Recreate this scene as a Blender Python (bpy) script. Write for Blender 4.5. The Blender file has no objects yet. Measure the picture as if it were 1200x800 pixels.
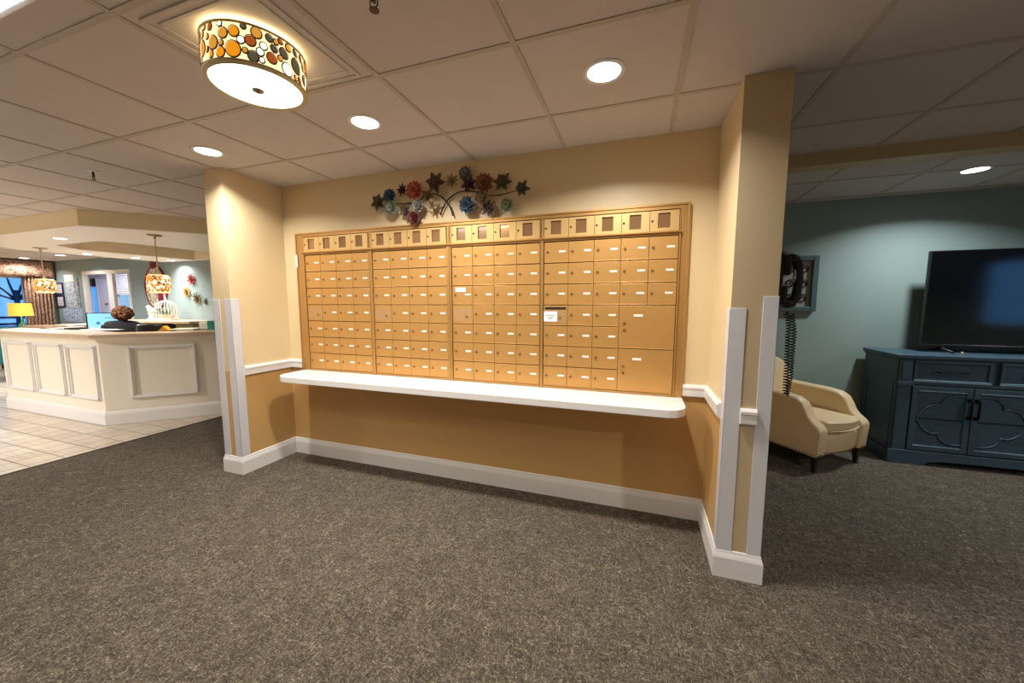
import bpy, bmesh, math, random
from mathutils import Vector, Matrix
PI=math.pi
sc=bpy.context.scene
COL=sc.collection
H=2.44
# ------------------------------------------------------------------ camera
CX,CY,CZ=3.0655,-2.5585,1.4073
YAW,PITCH,FPX=.333,-.1024,433.5
Fv=Vector((-math.sin(YAW)*math.cos(PITCH),math.cos(YAW)*math.cos(PITCH),math.sin(PITCH)))
Rv=Vector((math.cos(YAW),math.sin(YAW),0)); Uv=Rv.cross(Fv)
cd=bpy.data.cameras.new('camera'); cam=bpy.data.objects.new('camera',cd); COL.objects.link(cam)
M3=Matrix((Rv,Uv,-Fv)).transposed()
cam.matrix_world=Matrix.Translation((CX,CY,CZ))@M3.to_4x4()
cd.sensor_width=36; cd.sensor_fit='HORIZONTAL'; cd.lens=36*FPX/1200; cd.clip_start=.02; cd.clip_end=200
sc.camera=cam
def ray(u,v): return Fv+Rv*((u-600)/FPX)-Uv*((v-400)/FPX)
def at(u,v,ax,val):
    d=ray(u,v); C=(CX,CY,CZ); i='xyz'.index(ax); t=(val-C[i])/d[i]
    return Vector(C)+d*t
def zat(x,y,v):
    d=Vector((x-CX,y-CY,0)); lo,hi=-1,4
    for _ in range(40):
        m=(lo+hi)/2; q=Vector((d.x,d.y,m-CZ)); vy=400-FPX*q.dot(Uv)/q.dot(Fv)
        if vy>v: lo=m
        else: hi=m
    return lo
# ------------------------------------------------------------------ materials
def lin(c):
    r=[]
    for x in c:
        x/=255.; r.append(x/12.92 if x<=.04045 else ((x+.055)/1.055)**2.4)
    return r
def nm(name):
    m=bpy.data.materials.new(name); m.use_nodes=True
    nt=m.node_tree; b=nt.nodes['Principled BSDF']; return m,nt,b
def mat(name,c,rough=.5,metal=0,var=.06,scale=30,bump=0,emit=None,es=0,spec=None,stretch=None,trans=0,coat=0):
    m,nt,b=nm(name); L=nt.links
    base=lin(c)
    tc=nt.nodes.new('ShaderNodeTexCoord'); mp=nt.nodes.new('ShaderNodeMapping'); L.new(tc.outputs['Object'],mp.inputs[0])
    if stretch: mp.inputs['Scale'].default_value=stretch
    n=nt.nodes.new('ShaderNodeTexNoise'); n.inputs['Scale'].default_value=scale; n.inputs['Detail'].default_value=3
    L.new(mp.outputs[0],n.inputs[0])
    r=nt.nodes.new('ShaderNodeMix'); r.data_type='RGBA'
    r.inputs['A'].default_value=[max(0,x*(1-var)) for x in base]+[1]
    r.inputs['B'].default_value=[min(1,x*(1+var)) for x in base]+[1]
    L.new(n.outputs['Fac'],r.inputs['Factor']); L.new(r.outputs['Result'],b.inputs['Base Color'])
    b.inputs['Roughness'].default_value=rough; b.inputs['Metallic'].default_value=metal
    if spec is not None: b.inputs['Specular IOR Level'].default_value=spec
    if trans: b.inputs['Transmission Weight'].default_value=trans
    if coat: b.inputs['Coat Weight'].default_value=coat
    if bump:
        bp=nt.nodes.new('ShaderNodeBump'); bp.inputs['Strength'].default_value=bump; bp.inputs['Distance'].default_value=.004
        L.new(n.outputs['Fac'],bp.inputs['Height']); L.new(bp.outputs[0],b.inputs['Normal'])
    if emit:
        b.inputs['Emission Color'].default_value=lin(emit)+[1]; b.inputs['Emission Strength'].default_value=es
    return m
def M_carpet():
    m,nt,b=nm('carpet'); L=nt.links
    tc=nt.nodes.new('ShaderNodeTexCoord')
    def noise(sc_,det,dist,st=None,rz=0):
        n=nt.nodes.new('ShaderNodeTexNoise'); n.inputs['Scale'].default_value=sc_; n.inputs['Detail'].default_value=det; n.inputs['Distortion'].default_value=dist; n.inputs['Roughness'].default_value=.6
        if st:
            mp=nt.nodes.new('ShaderNodeMapping'); mp.inputs['Scale'].default_value=st; mp.inputs['Rotation'].default_value=(0,0,rz); L.new(tc.outputs['Object'],mp.inputs[0]); L.new(mp.outputs[0],n.inputs[0])
        else: L.new(tc.outputs['Object'],n.inputs[0])
        return n.outputs['Fac']
    def math_(op,a,c):
        q=nt.nodes.new('ShaderNodeMath'); q.operation=op
        for i,s in enumerate((a,c)):
            if isinstance(s,(int,float)): q.inputs[i].default_value=s
            else: L.new(s,q.inputs[i])
        return q.outputs[0]
    A=noise(30,5,2.0,(1,2.8,1),.5); B=noise(30,5,2.0,(2.8,1,1),.3); C_=noise(200,2,0); D=noise(9,3,1)
    h=math_('ADD',math_('MULTIPLY',math_('MAXIMUM',A,B),.74),math_('MULTIPLY',C_,.18)); h=math_('ADD',h,math_('MULTIPLY',D,.08))
    cr=nt.nodes.new('ShaderNodeValToRGB'); e=cr.color_ramp.elements
    e[0].position=.47; e[0].color=(.050,.041,.032,1); e[1].position=.68; e[1].color=(.36,.30,.225,1)
    k=e.new(.56); k.color=(.125,.103,.077,1)
    L.new(h,cr.inputs[0]); L.new(cr.outputs[0],b.inputs['Base Color'])
    bp=nt.nodes.new('ShaderNodeBump'); bp.inputs['Strength'].default_value=.6; bp.inputs['Distance'].default_value=.008
    L.new(h,bp.inputs['Height']); L.new(bp.outputs[0],b.inputs['Normal'])
    b.inputs['Roughness'].default_value=1; b.inputs['Specular IOR Level'].default_value=.1
    return m
def M_tile():
    m,nt,b=nm('floor_tile'); L=nt.links
    tc=nt.nodes.new('ShaderNodeTexCoord'); mp=nt.nodes.new('ShaderNodeMapping'); L.new(tc.outputs['Object'],mp.inputs[0])
    s=.2085; mp.inputs['Location'].default_value=(.1,.389+s*10,0)
    br=nt.nodes.new('ShaderNodeTexBrick'); br.offset=0; br.inputs['Scale'].default_value=1
    br.inputs['Brick Width'].default_value=s; br.inputs['Row Height'].default_value=s; br.inputs['Mortar Size'].default_value=.0045; br.inputs['Mortar Smooth'].default_value=.1
    br.inputs['Color1'].default_value=lin((216,203,184))+[1]; br.inputs['Color2'].default_value=lin((200,186,166))+[1]; br.inputs['Mortar'].default_value=lin((98,84,70))+[1]
    L.new(mp.outputs[0],br.inputs[0])
    mp2=nt.nodes.new('ShaderNodeMapping'); mp2.inputs['Scale'].default_value=(1.5,14,1); L.new(tc.outputs['Object'],mp2.inputs[0])
    n=nt.nodes.new('ShaderNodeTexNoise'); n.inputs['Scale'].default_value=2.2; n.inputs['Detail'].default_value=5; L.new(mp2.outputs[0],n.inputs[0])
    mx=nt.nodes.new('ShaderNodeMix'); mx.data_type='RGBA'; mx.blend_type='MULTIPLY'; mx.inputs['Factor'].default_value=.35
    L.new(br.outputs['Color'],mx.inputs['A'])
    cr=nt.nodes.new('ShaderNodeValToRGB'); cr.color_ramp.elements[0].position=.35; cr.color_ramp.elements[0].color=(.62,.56,.48,1); cr.color_ramp.elements[1].position=.6
    L.new(n.outputs['Fac'],cr.inputs[0]); L.new(cr.outputs[0],mx.inputs['B'])
    L.new(mx.outputs['Result'],b.inputs['Base Color']); b.inputs['Roughness'].default_value=.28
    bp=nt.nodes.new('ShaderNodeBump'); bp.inputs['Strength'].default_value=.4; bp.inputs['Distance'].default_value=.003; bp.invert=True
    L.new(br.outputs['Fac'],bp.inputs['Height']); L.new(bp.outputs[0],b.inputs['Normal'])
    return m
def M_twotone(name,lo,hi,z=.855,rough=.42):
    m,nt,b=nm(name); L=nt.links
    tc=nt.nodes.new('ShaderNodeTexCoord'); sp=nt.nodes.new('ShaderNodeSeparateXYZ'); L.new(tc.outputs['Object'],sp.inputs[0])
    g=nt.nodes.new('ShaderNodeMath'); g.operation='GREATER_THAN'; g.inputs[1].default_value=z; L.new(sp.outputs['Z'],g.inputs[0])
    mx=nt.nodes.new('ShaderNodeMix'); mx.data_type='RGBA'; mx.inputs['A'].default_value=lin(lo)+[1]; mx.inputs['B'].default_value=lin(hi)+[1]
    L.new(g.outputs[0],mx.inputs['Factor']); L.new(mx.outputs['Result'],b.inputs['Base Color'])
    n=nt.nodes.new('ShaderNodeTexNoise'); n.inputs['Scale'].default_value=180; L.new(tc.outputs['Object'],n.inputs[0])
    bp=nt.nodes.new('ShaderNodeBump'); bp.inputs['Strength'].default_value=.08; bp.inputs['Distance'].default_value=.002
    L.new(n.outputs['Fac'],bp.inputs['Height']); L.new(bp.outputs[0],b.inputs['Normal']); b.inputs['Roughness'].default_value=rough
    return m
def M_ramp(name,stops,scale=20,rough=.7,dist=0,tex='noise',stretch=(1,1,1),detail=5):
    m,nt,b=nm(name); L=nt.links
    tc=nt.nodes.new('ShaderNodeTexCoord'); mp=nt.nodes.new('ShaderNodeMapping'); mp.inputs['Scale'].default_value=stretch; L.new(tc.outputs['Object'],mp.inputs[0])
    if tex=='noise':
        n=nt.nodes.new('ShaderNodeTexNoise'); n.inputs['Detail'].default_value=detail; n.inputs['Distortion'].default_value=dist; o='Fac'
    else:
        n=nt.nodes.new('ShaderNodeTexVoronoi'); o='Distance'
    n.inputs['Scale'].default_value=scale; L.new(mp.outputs[0],n.inputs[0])
    cr=nt.nodes.new('ShaderNodeValToRGB'); cr.color_ramp.interpolation='LINEAR'; e=cr.color_ramp.elements
    e[0].position=stops[0][0]; e[0].color=lin(stops[0][1])+[1]; e[1].position=stops[-1][0]; e[1].color=lin(stops[-1][1])+[1]
    for p,c in stops[1:-1]: k=e.new(p); k.color=lin(c)+[1]
    L.new(n.outputs[o],cr.inputs[0]); L.new(cr.outputs[0],b.inputs['Base Color']); b.inputs['Roughness'].default_value=rough
    return m
CREAM=(222,200,158); TAN=(204,162,102)
m_carpet=M_carpet(); m_tile=M_tile()
m_wall=M_twotone('alcove_paint',TAN,CREAM)
m_cream=mat('cream_paint',(214,190,150),.45,var=.02,scale=100,bump=.05)
m_teal=mat('teal_paint',(140,158,160),.5,var=.02,scale=80,bump=.05)
m_teald=mat('lounge_teal_paint',(144,162,156),.5,var=.02,scale=80,bump=.05)
m_pale=mat('pale_office_paint',(205,200,205),.6,var=.02)
m_ceil=mat('ceiling_tile_board',(206,198,194),.85,var=.03,scale=9,bump=.05)
m_grid=mat('ceiling_grid_metal',(188,178,166),.6,var=.02)
m_white=mat('white_trim_paint',(232,229,226),.35,var=.015,scale=20)
m_guard=mat('white_corner_guard',(214,213,216),.3,var=.02,scale=12,stretch=(1,1,.2))
m_counter=mat('white_laminate',(236,233,230),.25,var=.01)
m_gold=mat('brushed_gold_aluminium',(206,158,92),.42,.5,var=.05,scale=24,stretch=(.3,1,6),bump=.02)
m_gold_l=mat('pale_gold_aluminium',(218,182,122),.42,.5,var=.03,scale=24,stretch=(6,1,.4))
m_goldframe=mat('gold_trim_aluminium',(196,152,92),.4,.6,var=.04,scale=20,stretch=(6,1,.3))
m_goldback=mat('dark_gold_backing',(110,72,32),.6,.4)
m_pane=mat('tinted_compartment_pane',(158,120,84),.18,.3,var=.04,coat=.5)
m_lock=mat('brass_lock',(176,130,74),.35,.6)
m_hole=mat('dark_keyhole',(20,14,8),.6)
m_label=mat('white_name_card',(240,236,228),.5,var=.03,scale=300)
m_ink=mat('grey_ink',(110,110,118),.7)
m_nickel=mat('brushed_nickel',(150,138,118),.35,.9)
m_bronze=mat('dark_bronze',(70,60,48),.4,.8)
m_black=mat('black_plastic',(18,18,20),.35)
m_blackm=mat('black_matte',(22,20,22),.7)
m_chrome=mat('chrome',(200,200,200),.2,1)
m_led=mat('downlight_lens',(255,255,255),.5,emit=(240,244,255),es=9)
m_leddim=mat('dim_downlight_lens',(255,255,255),.5,emit=(225,240,250),es=3)
m_diff=mat('lamp_diffuser_glass',(255,250,235),.5,emit=(255,246,222),es=2.6)
m_milky=mat('milky_shade_glass',(250,235,200),.4,emit=(255,232,180),es=1.15)
m_amber=mat('amber_glass',(240,150,40),.25,emit=(255,160,25),es=.75)
m_honey=mat('honey_glass',(220,160,70),.25,emit=(235,165,60),es=.7)
m_russet=mat('russet_glass',(190,100,50),.25,emit=(200,100,40),es=.5)
m_smoke=mat('smoky_grey_glass',(110,106,92),.25,emit=(120,115,92),es=.34)
m_clear=mat('clear_white_glass',(250,250,240),.2,emit=(255,252,235),es=1.9)
m_lead=mat('lead_came',(96,88,66),.5,.5)
m_leather=mat('cream_leather',(222,196,154),.45,var=.05,scale=14,bump=.12)
m_legwood=mat('dark_chair_wood',(34,24,20),.4,var=.2)
m_nail=mat('brass_nailheads',(150,110,60),.35,.8)
m_blue=mat('distressed_blue_wood',(58,80,94),.42,var=.42,scale=9,stretch=(1,1,5),bump=.1)
m_bluef=mat('blue_wood_worn_edge',(120,148,164),.4,var=.2,scale=30)
m_blued=mat('blue_wood_dark_glaze',(16,30,40),.5,var=.2)
m_iron=mat('black_iron_pull',(12,12,16),.4,.6)
m_screen=mat('tv_screen_glass',(4,5,8),.09,spec=.9)
m_desk=mat('desk_cream_paint',(236,229,212),.5,var=.02)
m_top=mat('desk_stone_laminate',(206,184,160),.35,var=.06,scale=60)
m_back=mat('khaki_back_panel',(150,142,96),.6)
m_paper=mat('white_paper',(238,238,240),.7,var=.02)
m_skin=mat('skin',(208,150,124),.5,var=.05,scale=12)
m_hair=M_ramp('brown_curly_hair',[(.35,(48,28,18)),(.5,(104,62,36)),(.68,(150,98,58))],60,.6,dist=2)
m_shirt=mat('black_shirt_cloth',(26,26,34),.85,var=.15)
m_trous=mat('grey_trouser_cloth',(60,60,66),.9)
m_monitor=mat('lit_monitor_screen',(120,190,220),.3,emit=(150,215,240),es=.9)
m_navy=mat('navy_plastic',(28,36,86),.4)
m_bluewin=mat('blue_screen_mark',(60,120,190),.4,emit=(60,130,200),es=.7)
m_curt=M_ramp('paisley_curtain_cloth',[(.34,(74,40,36)),(.44,(136,92,76)),(.53,(222,190,166)),(.64,(96,52,44))],16,.9,dist=2.5)
m_redlac=mat('red_lacquer',(116,20,26),.35)
m_speck=M_ramp('speckled_cream_face',[(.28,(60,54,46)),(.36,(190,180,160)),(.8,(220,212,196))],18,.6,tex='v')
m_maps=M_ramp('printed_notice_sheet',[(.36,(40,44,60)),(.46,(170,180,196)),(.7,(226,230,236))],34,.7,dist=1)
m_map2=M_ramp('busy_dark_print',[(.36,(16,18,30)),(.5,(120,130,150)),(.62,(230,232,236))],42,.7,dist=1.5)
m_blueprint=M_ramp('blue_printed_sheet',[(.34,(70,90,130)),(.48,(150,172,206)),(.66,(216,226,240))],30,.7,dist=1)
m_lampsh=mat('yellow_lamp_shade_cloth',(250,205,100),.8,emit=(255,190,70),es=.9)
m_tealf=mat('teal_upholstery',(30,120,130),.8)
m_navyf=mat('navy_upholstery',(24,34,70),.8)
m_ceramic=mat('white_ceramic',(238,232,220),.3)
m_cagem=mat('white_wire_cage',(236,230,214),.45)
m_green=mat('greenery',(74,92,40),.8,var=.3)
m_terr=mat('blush_pot',(224,188,160),.6)
m_orange=mat('orange_paper',(240,180,70),.6)
m_tealbox=mat('teal_box_card',(70,180,180),.5)
m_stone=mat('grey_bark',(50,60,80),.9,var=.2)
m_glass=mat('window_glass',(230,240,250),.02,trans=1)
m_blind=mat('window_blind_slat',(120,112,102),.6)
m_mframe=mat('slate_frame_paint',(70,92,94),.45)
m_silver=mat('silver_scroll',(176,172,160),.3,.8)
m_ground=mat('outdoor_ground',(70,100,80),.9)
m_cord=mat('black_coiled_cord',(14,14,18),.35)
# ------------------------------------------------------------------ mesh helpers
def nb(): return bmesh.new()
def obj(name,bm,mats,parent=None,smooth=False,bevel=0,seg=2,kind=None,loc=None,sub=0):
    me=bpy.data.meshes.new(name); bmesh.ops.recalc_face_normals(bm,faces=bm.faces) if not getattr(bm,'_nr',False) else None
    bm.to_mesh(me); bm.free()
    if not isinstance(mats,(list,tuple)): mats=[mats]
    for m in mats: me.materials.append(m)
    if smooth:
        for p in me.polygons: p.use_smooth=True
    o=bpy.data.objects.new(name,me); COL.objects.link(o)
    if parent: o.parent=parent
    if loc: o.location=loc
    if bevel:
        b=o.modifiers.new('bevel','BEVEL'); b.width=bevel; b.segments=seg; b.limit_method='ANGLE'; b.angle_limit=.6
    if sub:
        s=o.modifiers.new('sub','SUBSURF'); s.levels=sub; s.render_levels=sub
    if kind: o['kind']=kind
    return o
def struct(name,bm,mats,parent=None,**k): return obj(name,bm,mats,parent,kind='structure',**k)
def tag(o,label,cat,group=None):
    o['label']=label; o['category']=cat
    if group: o['group']=group
    return o
def thing(name,label,cat,loc=(0,0,0),rz=0,group=None):
    o=bpy.data.objects.new(name,None); COL.objects.link(o); o.location=loc; o.rotation_euler=(0,0,rz); o.empty_display_size=.1
    return tag(o,label,cat,group)
def dup(src,parent=None,loc=None):
    c=src.copy(); COL.objects.link(c)
    if parent: c.parent=parent
    if loc is not None: c.location=loc
    for ch in list(src.children):
        dup(ch,c)
    return c
def box(bm,x0,y0,z0,x1,y1,z1,mi=0,T=None):
    v=[Vector((x,y,z)) for x in (x0,x1) for y in (y0,y1) for z in (z0,z1)]
    if T: v=[T@p for p in v]
    v=[bm.verts.new(p) for p in v]
    for f in ((0,1,3,2),(4,6,7,5),(0,4,5,1),(2,3,7,6),(0,2,6,4),(1,5,7,3)):
        bm.faces.new([v[i] for i in f]).material_index=mi
def prism(bm,pts,z0,z1,mi=0,ax='z',T=None):
    def mk(a,b,c):
        p={'z':(a,b,c),'y':(a,c,b),'x':(c,a,b)}[ax]; p=Vector(p)
        return bm.verts.new(T@p if T else p)
    lo=[mk(a,b,z0) for a,b in pts]; hi=[mk(a,b,z1) for a,b in pts]; n=len(pts)
    bm.faces.new(lo).material_index=mi; bm.faces.new(hi).material_index=mi
    for i in range(n): bm.faces.new((lo[i],lo[(i+1)%n],hi[(i+1)%n],hi[i])).material_index=mi
def lathe(bm,prof,n=32,mi=0,T=None,close=False):
    rings=[]
    for r,z in prof:
        rg=[]
        for k in range(n):
            a=2*PI*k/n; p=Vector((r*math.cos(a),r*math.sin(a),z)); rg.append(bm.verts.new(T@p if T else p))
        rings.append(rg)
    for i in range(len(rings)-1):
        for k in range(n): bm.faces.new((rings[i][k],rings[i][(k+1)%n],rings[i+1][(k+1)%n],rings[i+1][k])).material_index=mi
    if close:
        bm.faces.new(rings[0]).material_index=mi; bm.faces.new(rings[-1]).material_index=mi
def cyl(bm,c,r,h,n=16,mi=0,ax='z',r2=None):
    T=Matrix.Translation(c)
    if ax=='y': T=T@Matrix.Rotation(PI/2,4,'X')   # axis towards -y
    if ax=='x': T=T@Matrix.Rotation(PI/2,4,'Y')
    lathe(bm,[(r,0),(r if r2 is None else r2,h)],n,mi,T,True)
def tube(bm,pts,r,n=8,mi=0,rr=None):
    pts=[Vector(p) for p in pts]; rings=[]; up=None
    for i,p in enumerate(pts):
        d=(pts[min(i+1,len(pts)-1)]-pts[max(i-1,0)]).normalized()
        if up is None: up=Vector((0,0,1)) if abs(d.z)<.9 else Vector((1,0,0))
        a=d.cross(up)
        if a.length<1e-4: a=d.orthogonal()
        a.normalize(); b=a.cross(d).normalized(); up=b
        q=rr[i] if rr else r
        rings.append([bm.verts.new(p+a*q*math.cos(2*PI*k/n)+b*q*math.sin(2*PI*k/n)) for k in range(n)])
    for i in range(len(rings)-1):
        for k in range(n): bm.faces.new((rings[i][k],rings[i][(k+1)%n],rings[i+1][(k+1)%n],rings[i+1][k])).material_index=mi
    bm.faces.new(rings[0]).material_index=mi; bm.faces.new(rings[-1]).material_index=mi
def sph(bm,c,r,u=12,v=8,mi=0,s=(1,1,1)):
    T=Matrix.Translation(c)@Matrix.Diagonal((r*s[0],r*s[1],r*s[2],1))
    ret=bmesh.ops.create_uvsphere(bm,u_segments=u,v_segments=v,radius=1,matrix=T)
    for vv in ret['verts']:
        for f in vv.link_faces: f.material_index=mi
def offs(poly,d):
    """offset an open polyline to its left by d (mitred)"""
    out=[]; P=[Vector(p) for p in poly]
    for i,p in enumerate(P):
        ns=[]
        if i>0: t=(p-P[i-1]).normalized(); ns.append(Vector((-t.y,t.x)))
        if i<len(P)-1: t=(P[i+1]-p).normalized(); ns.append(Vector((-t.y,t.x)))
        if len(ns)==2:
            m=(ns[0]+ns[1]).normalized(); m=m*(d/max(.2,m.dot(ns[0])))
        else: m=ns[0]*d
        out.append(tuple(p+m))
    return out
def strip(bm,poly,d0,d1,z0,z1,mi=0):
    a=offs(poly,d0); b=offs(poly,d1)
    for i in range(len(poly)-1):
        pass
    prism(bm,list(a)+list(reversed(b)),z0,z1,mi)
def wallbox(name,x0,y0,x1,y1,m,z0=0,z1=H,**k):
    b=nb(); box(b,x0,y0,z0,x1,y1,z1); return struct(name,b,m,**k)
# ------------------------------------------------------------------ room shell
XL,XR,YF,YB=-10.8,8.5,-5.4,2.52
TX=-1.85     # carpet / tile seam
b=nb(); box(b,TX,YF,-.08,XR,2.6,0); struct('floor',b,m_carpet)
b=nb(); box(b,XL-.1,YF,-.08,TX,6.2,-.003); struct('floor_lobby',b,m_tile)
b=nb(); box(b,XL-.15,YF-.1,H,XR+.15,6.2,H+.1); struct('ceiling',b,m_ceil)
# T-bar grid
b=nb(); g0,gs,r0,rs=.594,.6525,-.4414,.6141
for k in range(-17,13):
    x=g0+gs*k
    if XL<x<XR: box(b,x-.012,YF,H-.0045,x+.012,2.52,H+.001)
for k in range(-8,6):
    y=r0+rs*k
    if YF<y<2.5: box(b,XL,y-.012,H-.004,XR,y+.012,H+.001)
struct('ceiling_grid',b,m_grid)
# alcove back wall and side piers
PW=.197; XRW=3.48; XRO=3.673; YP=-.506
wallbox('wall_alcove_back',0,0,XRW,.12,m_wall)
wallbox('wall_alcove_left',-PW,YP,0,YB+.1,m_wall)
m_front=mat('shaded_pier_cream',(198,177,142),.45,var=.02,scale=100,bump=.04)  # alcove cream darkened to paint in the dimmer light on this face
wallbox('wall_alcove_right',XRW,YP,XRO,2.25,[m_wall])
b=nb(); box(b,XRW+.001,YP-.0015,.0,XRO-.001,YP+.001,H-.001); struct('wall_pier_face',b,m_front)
# lounge wall and shell
wallbox('wall_lounge',XRO-.1,2.13,XR+.1,2.25,m_teald)
# right wall with window opening (y -2.9..-.9, z .9..2.2)
b=nb(); box(b,XR,YF,0,XR+.12,-2.3,H); box(b,XR,-.85,0,XR+.12,2.2,H); box(b,XR,-2.3,0,XR+.12,-.85,1.05); box(b,XR,-2.3,2.1,XR+.12,-.85,H); struct('wall_right',b,m_teald)
b=nb(); 
for y in (-2.3,-.89): box(b,XR+.02,y,1.05,XR+.08,y+.04,2.1)
for z in (1.05,2.06): box(b,XR+.02,-2.3,z,XR+.08,-.85,z+.04)
struct('window_2',b,m_white)
wallbox('wall_front',XL,YF-.12,XR,YF,m_cream)
# left wall with window opening y .1..2.06 z .75..2.0
b=nb(); x0,x1=XL-.12,XL
box(b,x0,YF,0,x1,.1,H); box(b,x0,2.08,0,x1,YB+.1,H); box(b,x0,.1,0,x1,2.08,.75); box(b,x0,.1,2.05,x1,2.08,H); struct('wall_left',b,m_teal)
b=nb()
for y in (.1,1.05,2.03): box(b,XL-.09,y,.75,XL-.04,y+.05,2.05)
for z in (.75,2.0): box(b,XL-.09,.1,z,XL-.04,2.08,z+.05)
w1=struct('window_1',b,m_white)
b=nb(); box(b,XL-.07,.12,.78,XL-.065,2.06,2.02); struct('window_glass',b,m_glass,parent=w1)
# lobby back wall with doorway
d0=at(98,330,'y',YB).x; d1=at(153,330,'y',YB).x; DT=2.165
fw=.09
b=nb(); box(b,XL,YB,0,d0+fw*.9,YB+.04,H); box(b,d1-fw*.6,YB,0,-PW,YB+.04,H); box(b,d0+fw*.9,YB,DT-.07,d1-fw*.6,YB+.04,H); struct('wall_lobby',b,m_teal)
dm0=at(127.5,340,'y',YB).x; dm1=at(133.5,340,'y',YB).x
b=nb(); y0,y1=YB-.02,YB+.05
box(b,d0,y0,0,d0+fw,y1,DT-.08); box(b,d1-fw*.7,y0,0,d1,y1,DT-.08); box(b,d0,y0,DT-.08,d1,y1,DT); box(b,dm0,y0+.01,0,dm1,y1,DT-.08)
box(b,dm1,y0+.015,0,d1-fw*.7,y1-.02,.35)
dr=struct('door_1',b,m_white)
b=nb()
for k in range(44): 
    z=.36+k*.04
    T=Matrix.Translation((0,YB+.075,z))@Matrix.Rotation(.5,4,'X')
    box(b,dm1+.02,-.016,-.001,d1-.08,.016,.001,0,T)
struct('window_blind',b,m_blind,parent=dr)
# office beyond
OY=3.75; OX=-12.0
ox0,ox1=at(135.5,350,'y',OY).x,at(152,350,'y',OY).x
b=nb(); box(b,OX,OY,0,ox0,OY+.1,H); box(b,ox1,OY,0,-5.5,OY+.1,H); box(b,ox0,OY,0,ox1,OY+.1,.8); box(b,ox0,OY,1.66,ox1,OY+.1,H); box(b,-5.6,YB+.04,0,-5.5,OY,H); box(b,OX-.1,YB+.04,0,OX,OY,H); box(b,OX,YB+.04,0,XL,YB+.1,H); struct('wall_office',b,m_pale)
b=nb(); box(b,OX-.1,YB+.04,H,XL-.15,OY+.1,H+.1); struct('ceiling_office',b,m_ceil)
b=nb(); box(b,OX-.1,YB+.04,-.08,XL-.1,OY+.1,-.003); struct('floor_office',b,m_tile)
q0=at(115,345,'y',OY-.06).x; q1=at(128.5,345,'y',OY-.06).x
b=nb(); box(b,q0,OY-.06,0,q1,OY,2.1); box(b,q0-.03,OY-.075,0,q0+.02,OY,2.13); box(b,q1-.02,OY-.075,0,q1+.03,OY,2.13); idr=struct('door_2',b,mat('mauve_white_door',(214,206,216),.5))
b=nb(); p=at(126,356,'y',OY-.06); cyl(b,(p.x,OY-.06,p.z),.03,.05,12,ax='y'); struct('door_handle',b,m_nickel,parent=idr)
# ------------------------------------------------------------------ baseboards / rails / guards
BB=[(0,0),(.015,0),(.015,.105),(.012,.118),(.008,.13),(.006,.142),(0,.146)]
def run(bm,poly,prof,zb=0,closed=False):
    """sweep profile (offset,z) along an open plan polyline, to its left"""
    rows=[[bm.verts.new((x,y,zb+z)) for x,y in offs(poly,o)] for o,z in prof]
    for i in range(len(rows)-1):
        for k in range(len(poly)-1): bm.faces.new((rows[i][k],rows[i][k+1],rows[i+1][k+1],rows[i+1][k]))
    for e in (0,-1): bm.faces.new([r[e] for r in rows])
# polylines ordered so that the room side is to the left
b=nb(); run(b,[(XRO,2.13),(XRO,YP),(XRW,YP),(XRW,0),(0,0),(0,YP),(-PW,YP),(-PW,YB)],[(-o if False else o,z) for o,z in BB])
struct('baseboard_alcove',b,m_white)
b=nb(); run(b,[(XR,2.13),(XRO,2.13)],BB); struct('baseboard_lounge',b,m_white)
RP=[(0,0),(.012,0),(.02,.008),(.02,.05),(.024,.055),(.024,.068),(.014,.08),(0,.08)]
def rail(n,poly):
    b=nb(); run(b,poly,RP,.815); struct('trim_%d'%n,b,m_white)
rail(1,[(.155,0),(0,0),(0,-.44)])
rail(2,[(XRW,-.44),(XRW,0),(3.322,0)])
rail(3,[(3.616,YP-.0015),(3.546,YP-.0015)])
def guard(n,cx,cy,sx,sy,z1,w=.067,t=.004):
    b=nb(); z0=.146
    xa,xb=sorted((cx-sx*t,cx+sx*w)); ya,yb=sorted((cy-.0,cy-t)) 
    box(b,min(cx-sx*t,cx+sx*w),cy-t,z0,max(cx-sx*t,cx+sx*w),cy-.0005,z1)
    box(b,min(cx-sx*t,cx-sx*.0005),cy-t,z0,max(cx-sx*t,cx-sx*.0005),cy+w,z1)
    struct('trim_%d'%n,b,m_guard,bevel=.0015)
guard(4,0,YP,-1,1,1.443); guard(5,-PW,YP,1,1,1.443,w=.075)
guard(6,XRW,YP-.0015,1,1,1.385); guard(7,XRO,YP-.0015,-1,1,1.441,w=.06)
# metal seam strip between carpet and tile
b=nb(); box(b,TX-.012,YF,-.002,TX+.012,2.5,.004); struct('trim_8',b,m_bronze)
# lounge beam
b=nb(); box(b,XRO,.65,2.355,XR,.78,H); struct('ceiling_beam',b,mat('beam_paint',(196,174,130),.5))
# reception soffit with tray
out=[(-1.9,2.5),(-1.9,.80),(-2.803,-.17),(-5.7,-.17),(-6.35,.55),(-6.35,2.5)]
hole=[(-5.3,2.42),(-5.42,.9),(-5.1,.5),(-4.0,.5),(-3.83,.8),(-3.8,2.42)]
b=nb()
Z1=2.26
from mathutils.geometry import tessellate_polygon
def ringmesh(b,outer,inner,z0,z1):
    for z in (z0,):
        A=[Vector((x,y,z)) for x,y in outer]; B=[Vector((x,y,z)) for x,y in inner]
        tris=tessellate_polygon([A,B]); V=[b.verts.new(p) for p in A+B]
        for t in tris:
            b.faces.new([V[i] for i in t]).material_index=1
    for poly in (outer,inner):
        n=len(poly); lo=[b.verts.new((x,y,z0)) for x,y in poly]; hi=[b.verts.new((x,y,z1)) for x,y in poly]
        for i in range(n): b.faces.new((lo[i],lo[(i+1)%n],hi[(i+1)%n],hi[i]))
ringmesh(b,out,hole,Z1,H)
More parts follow.
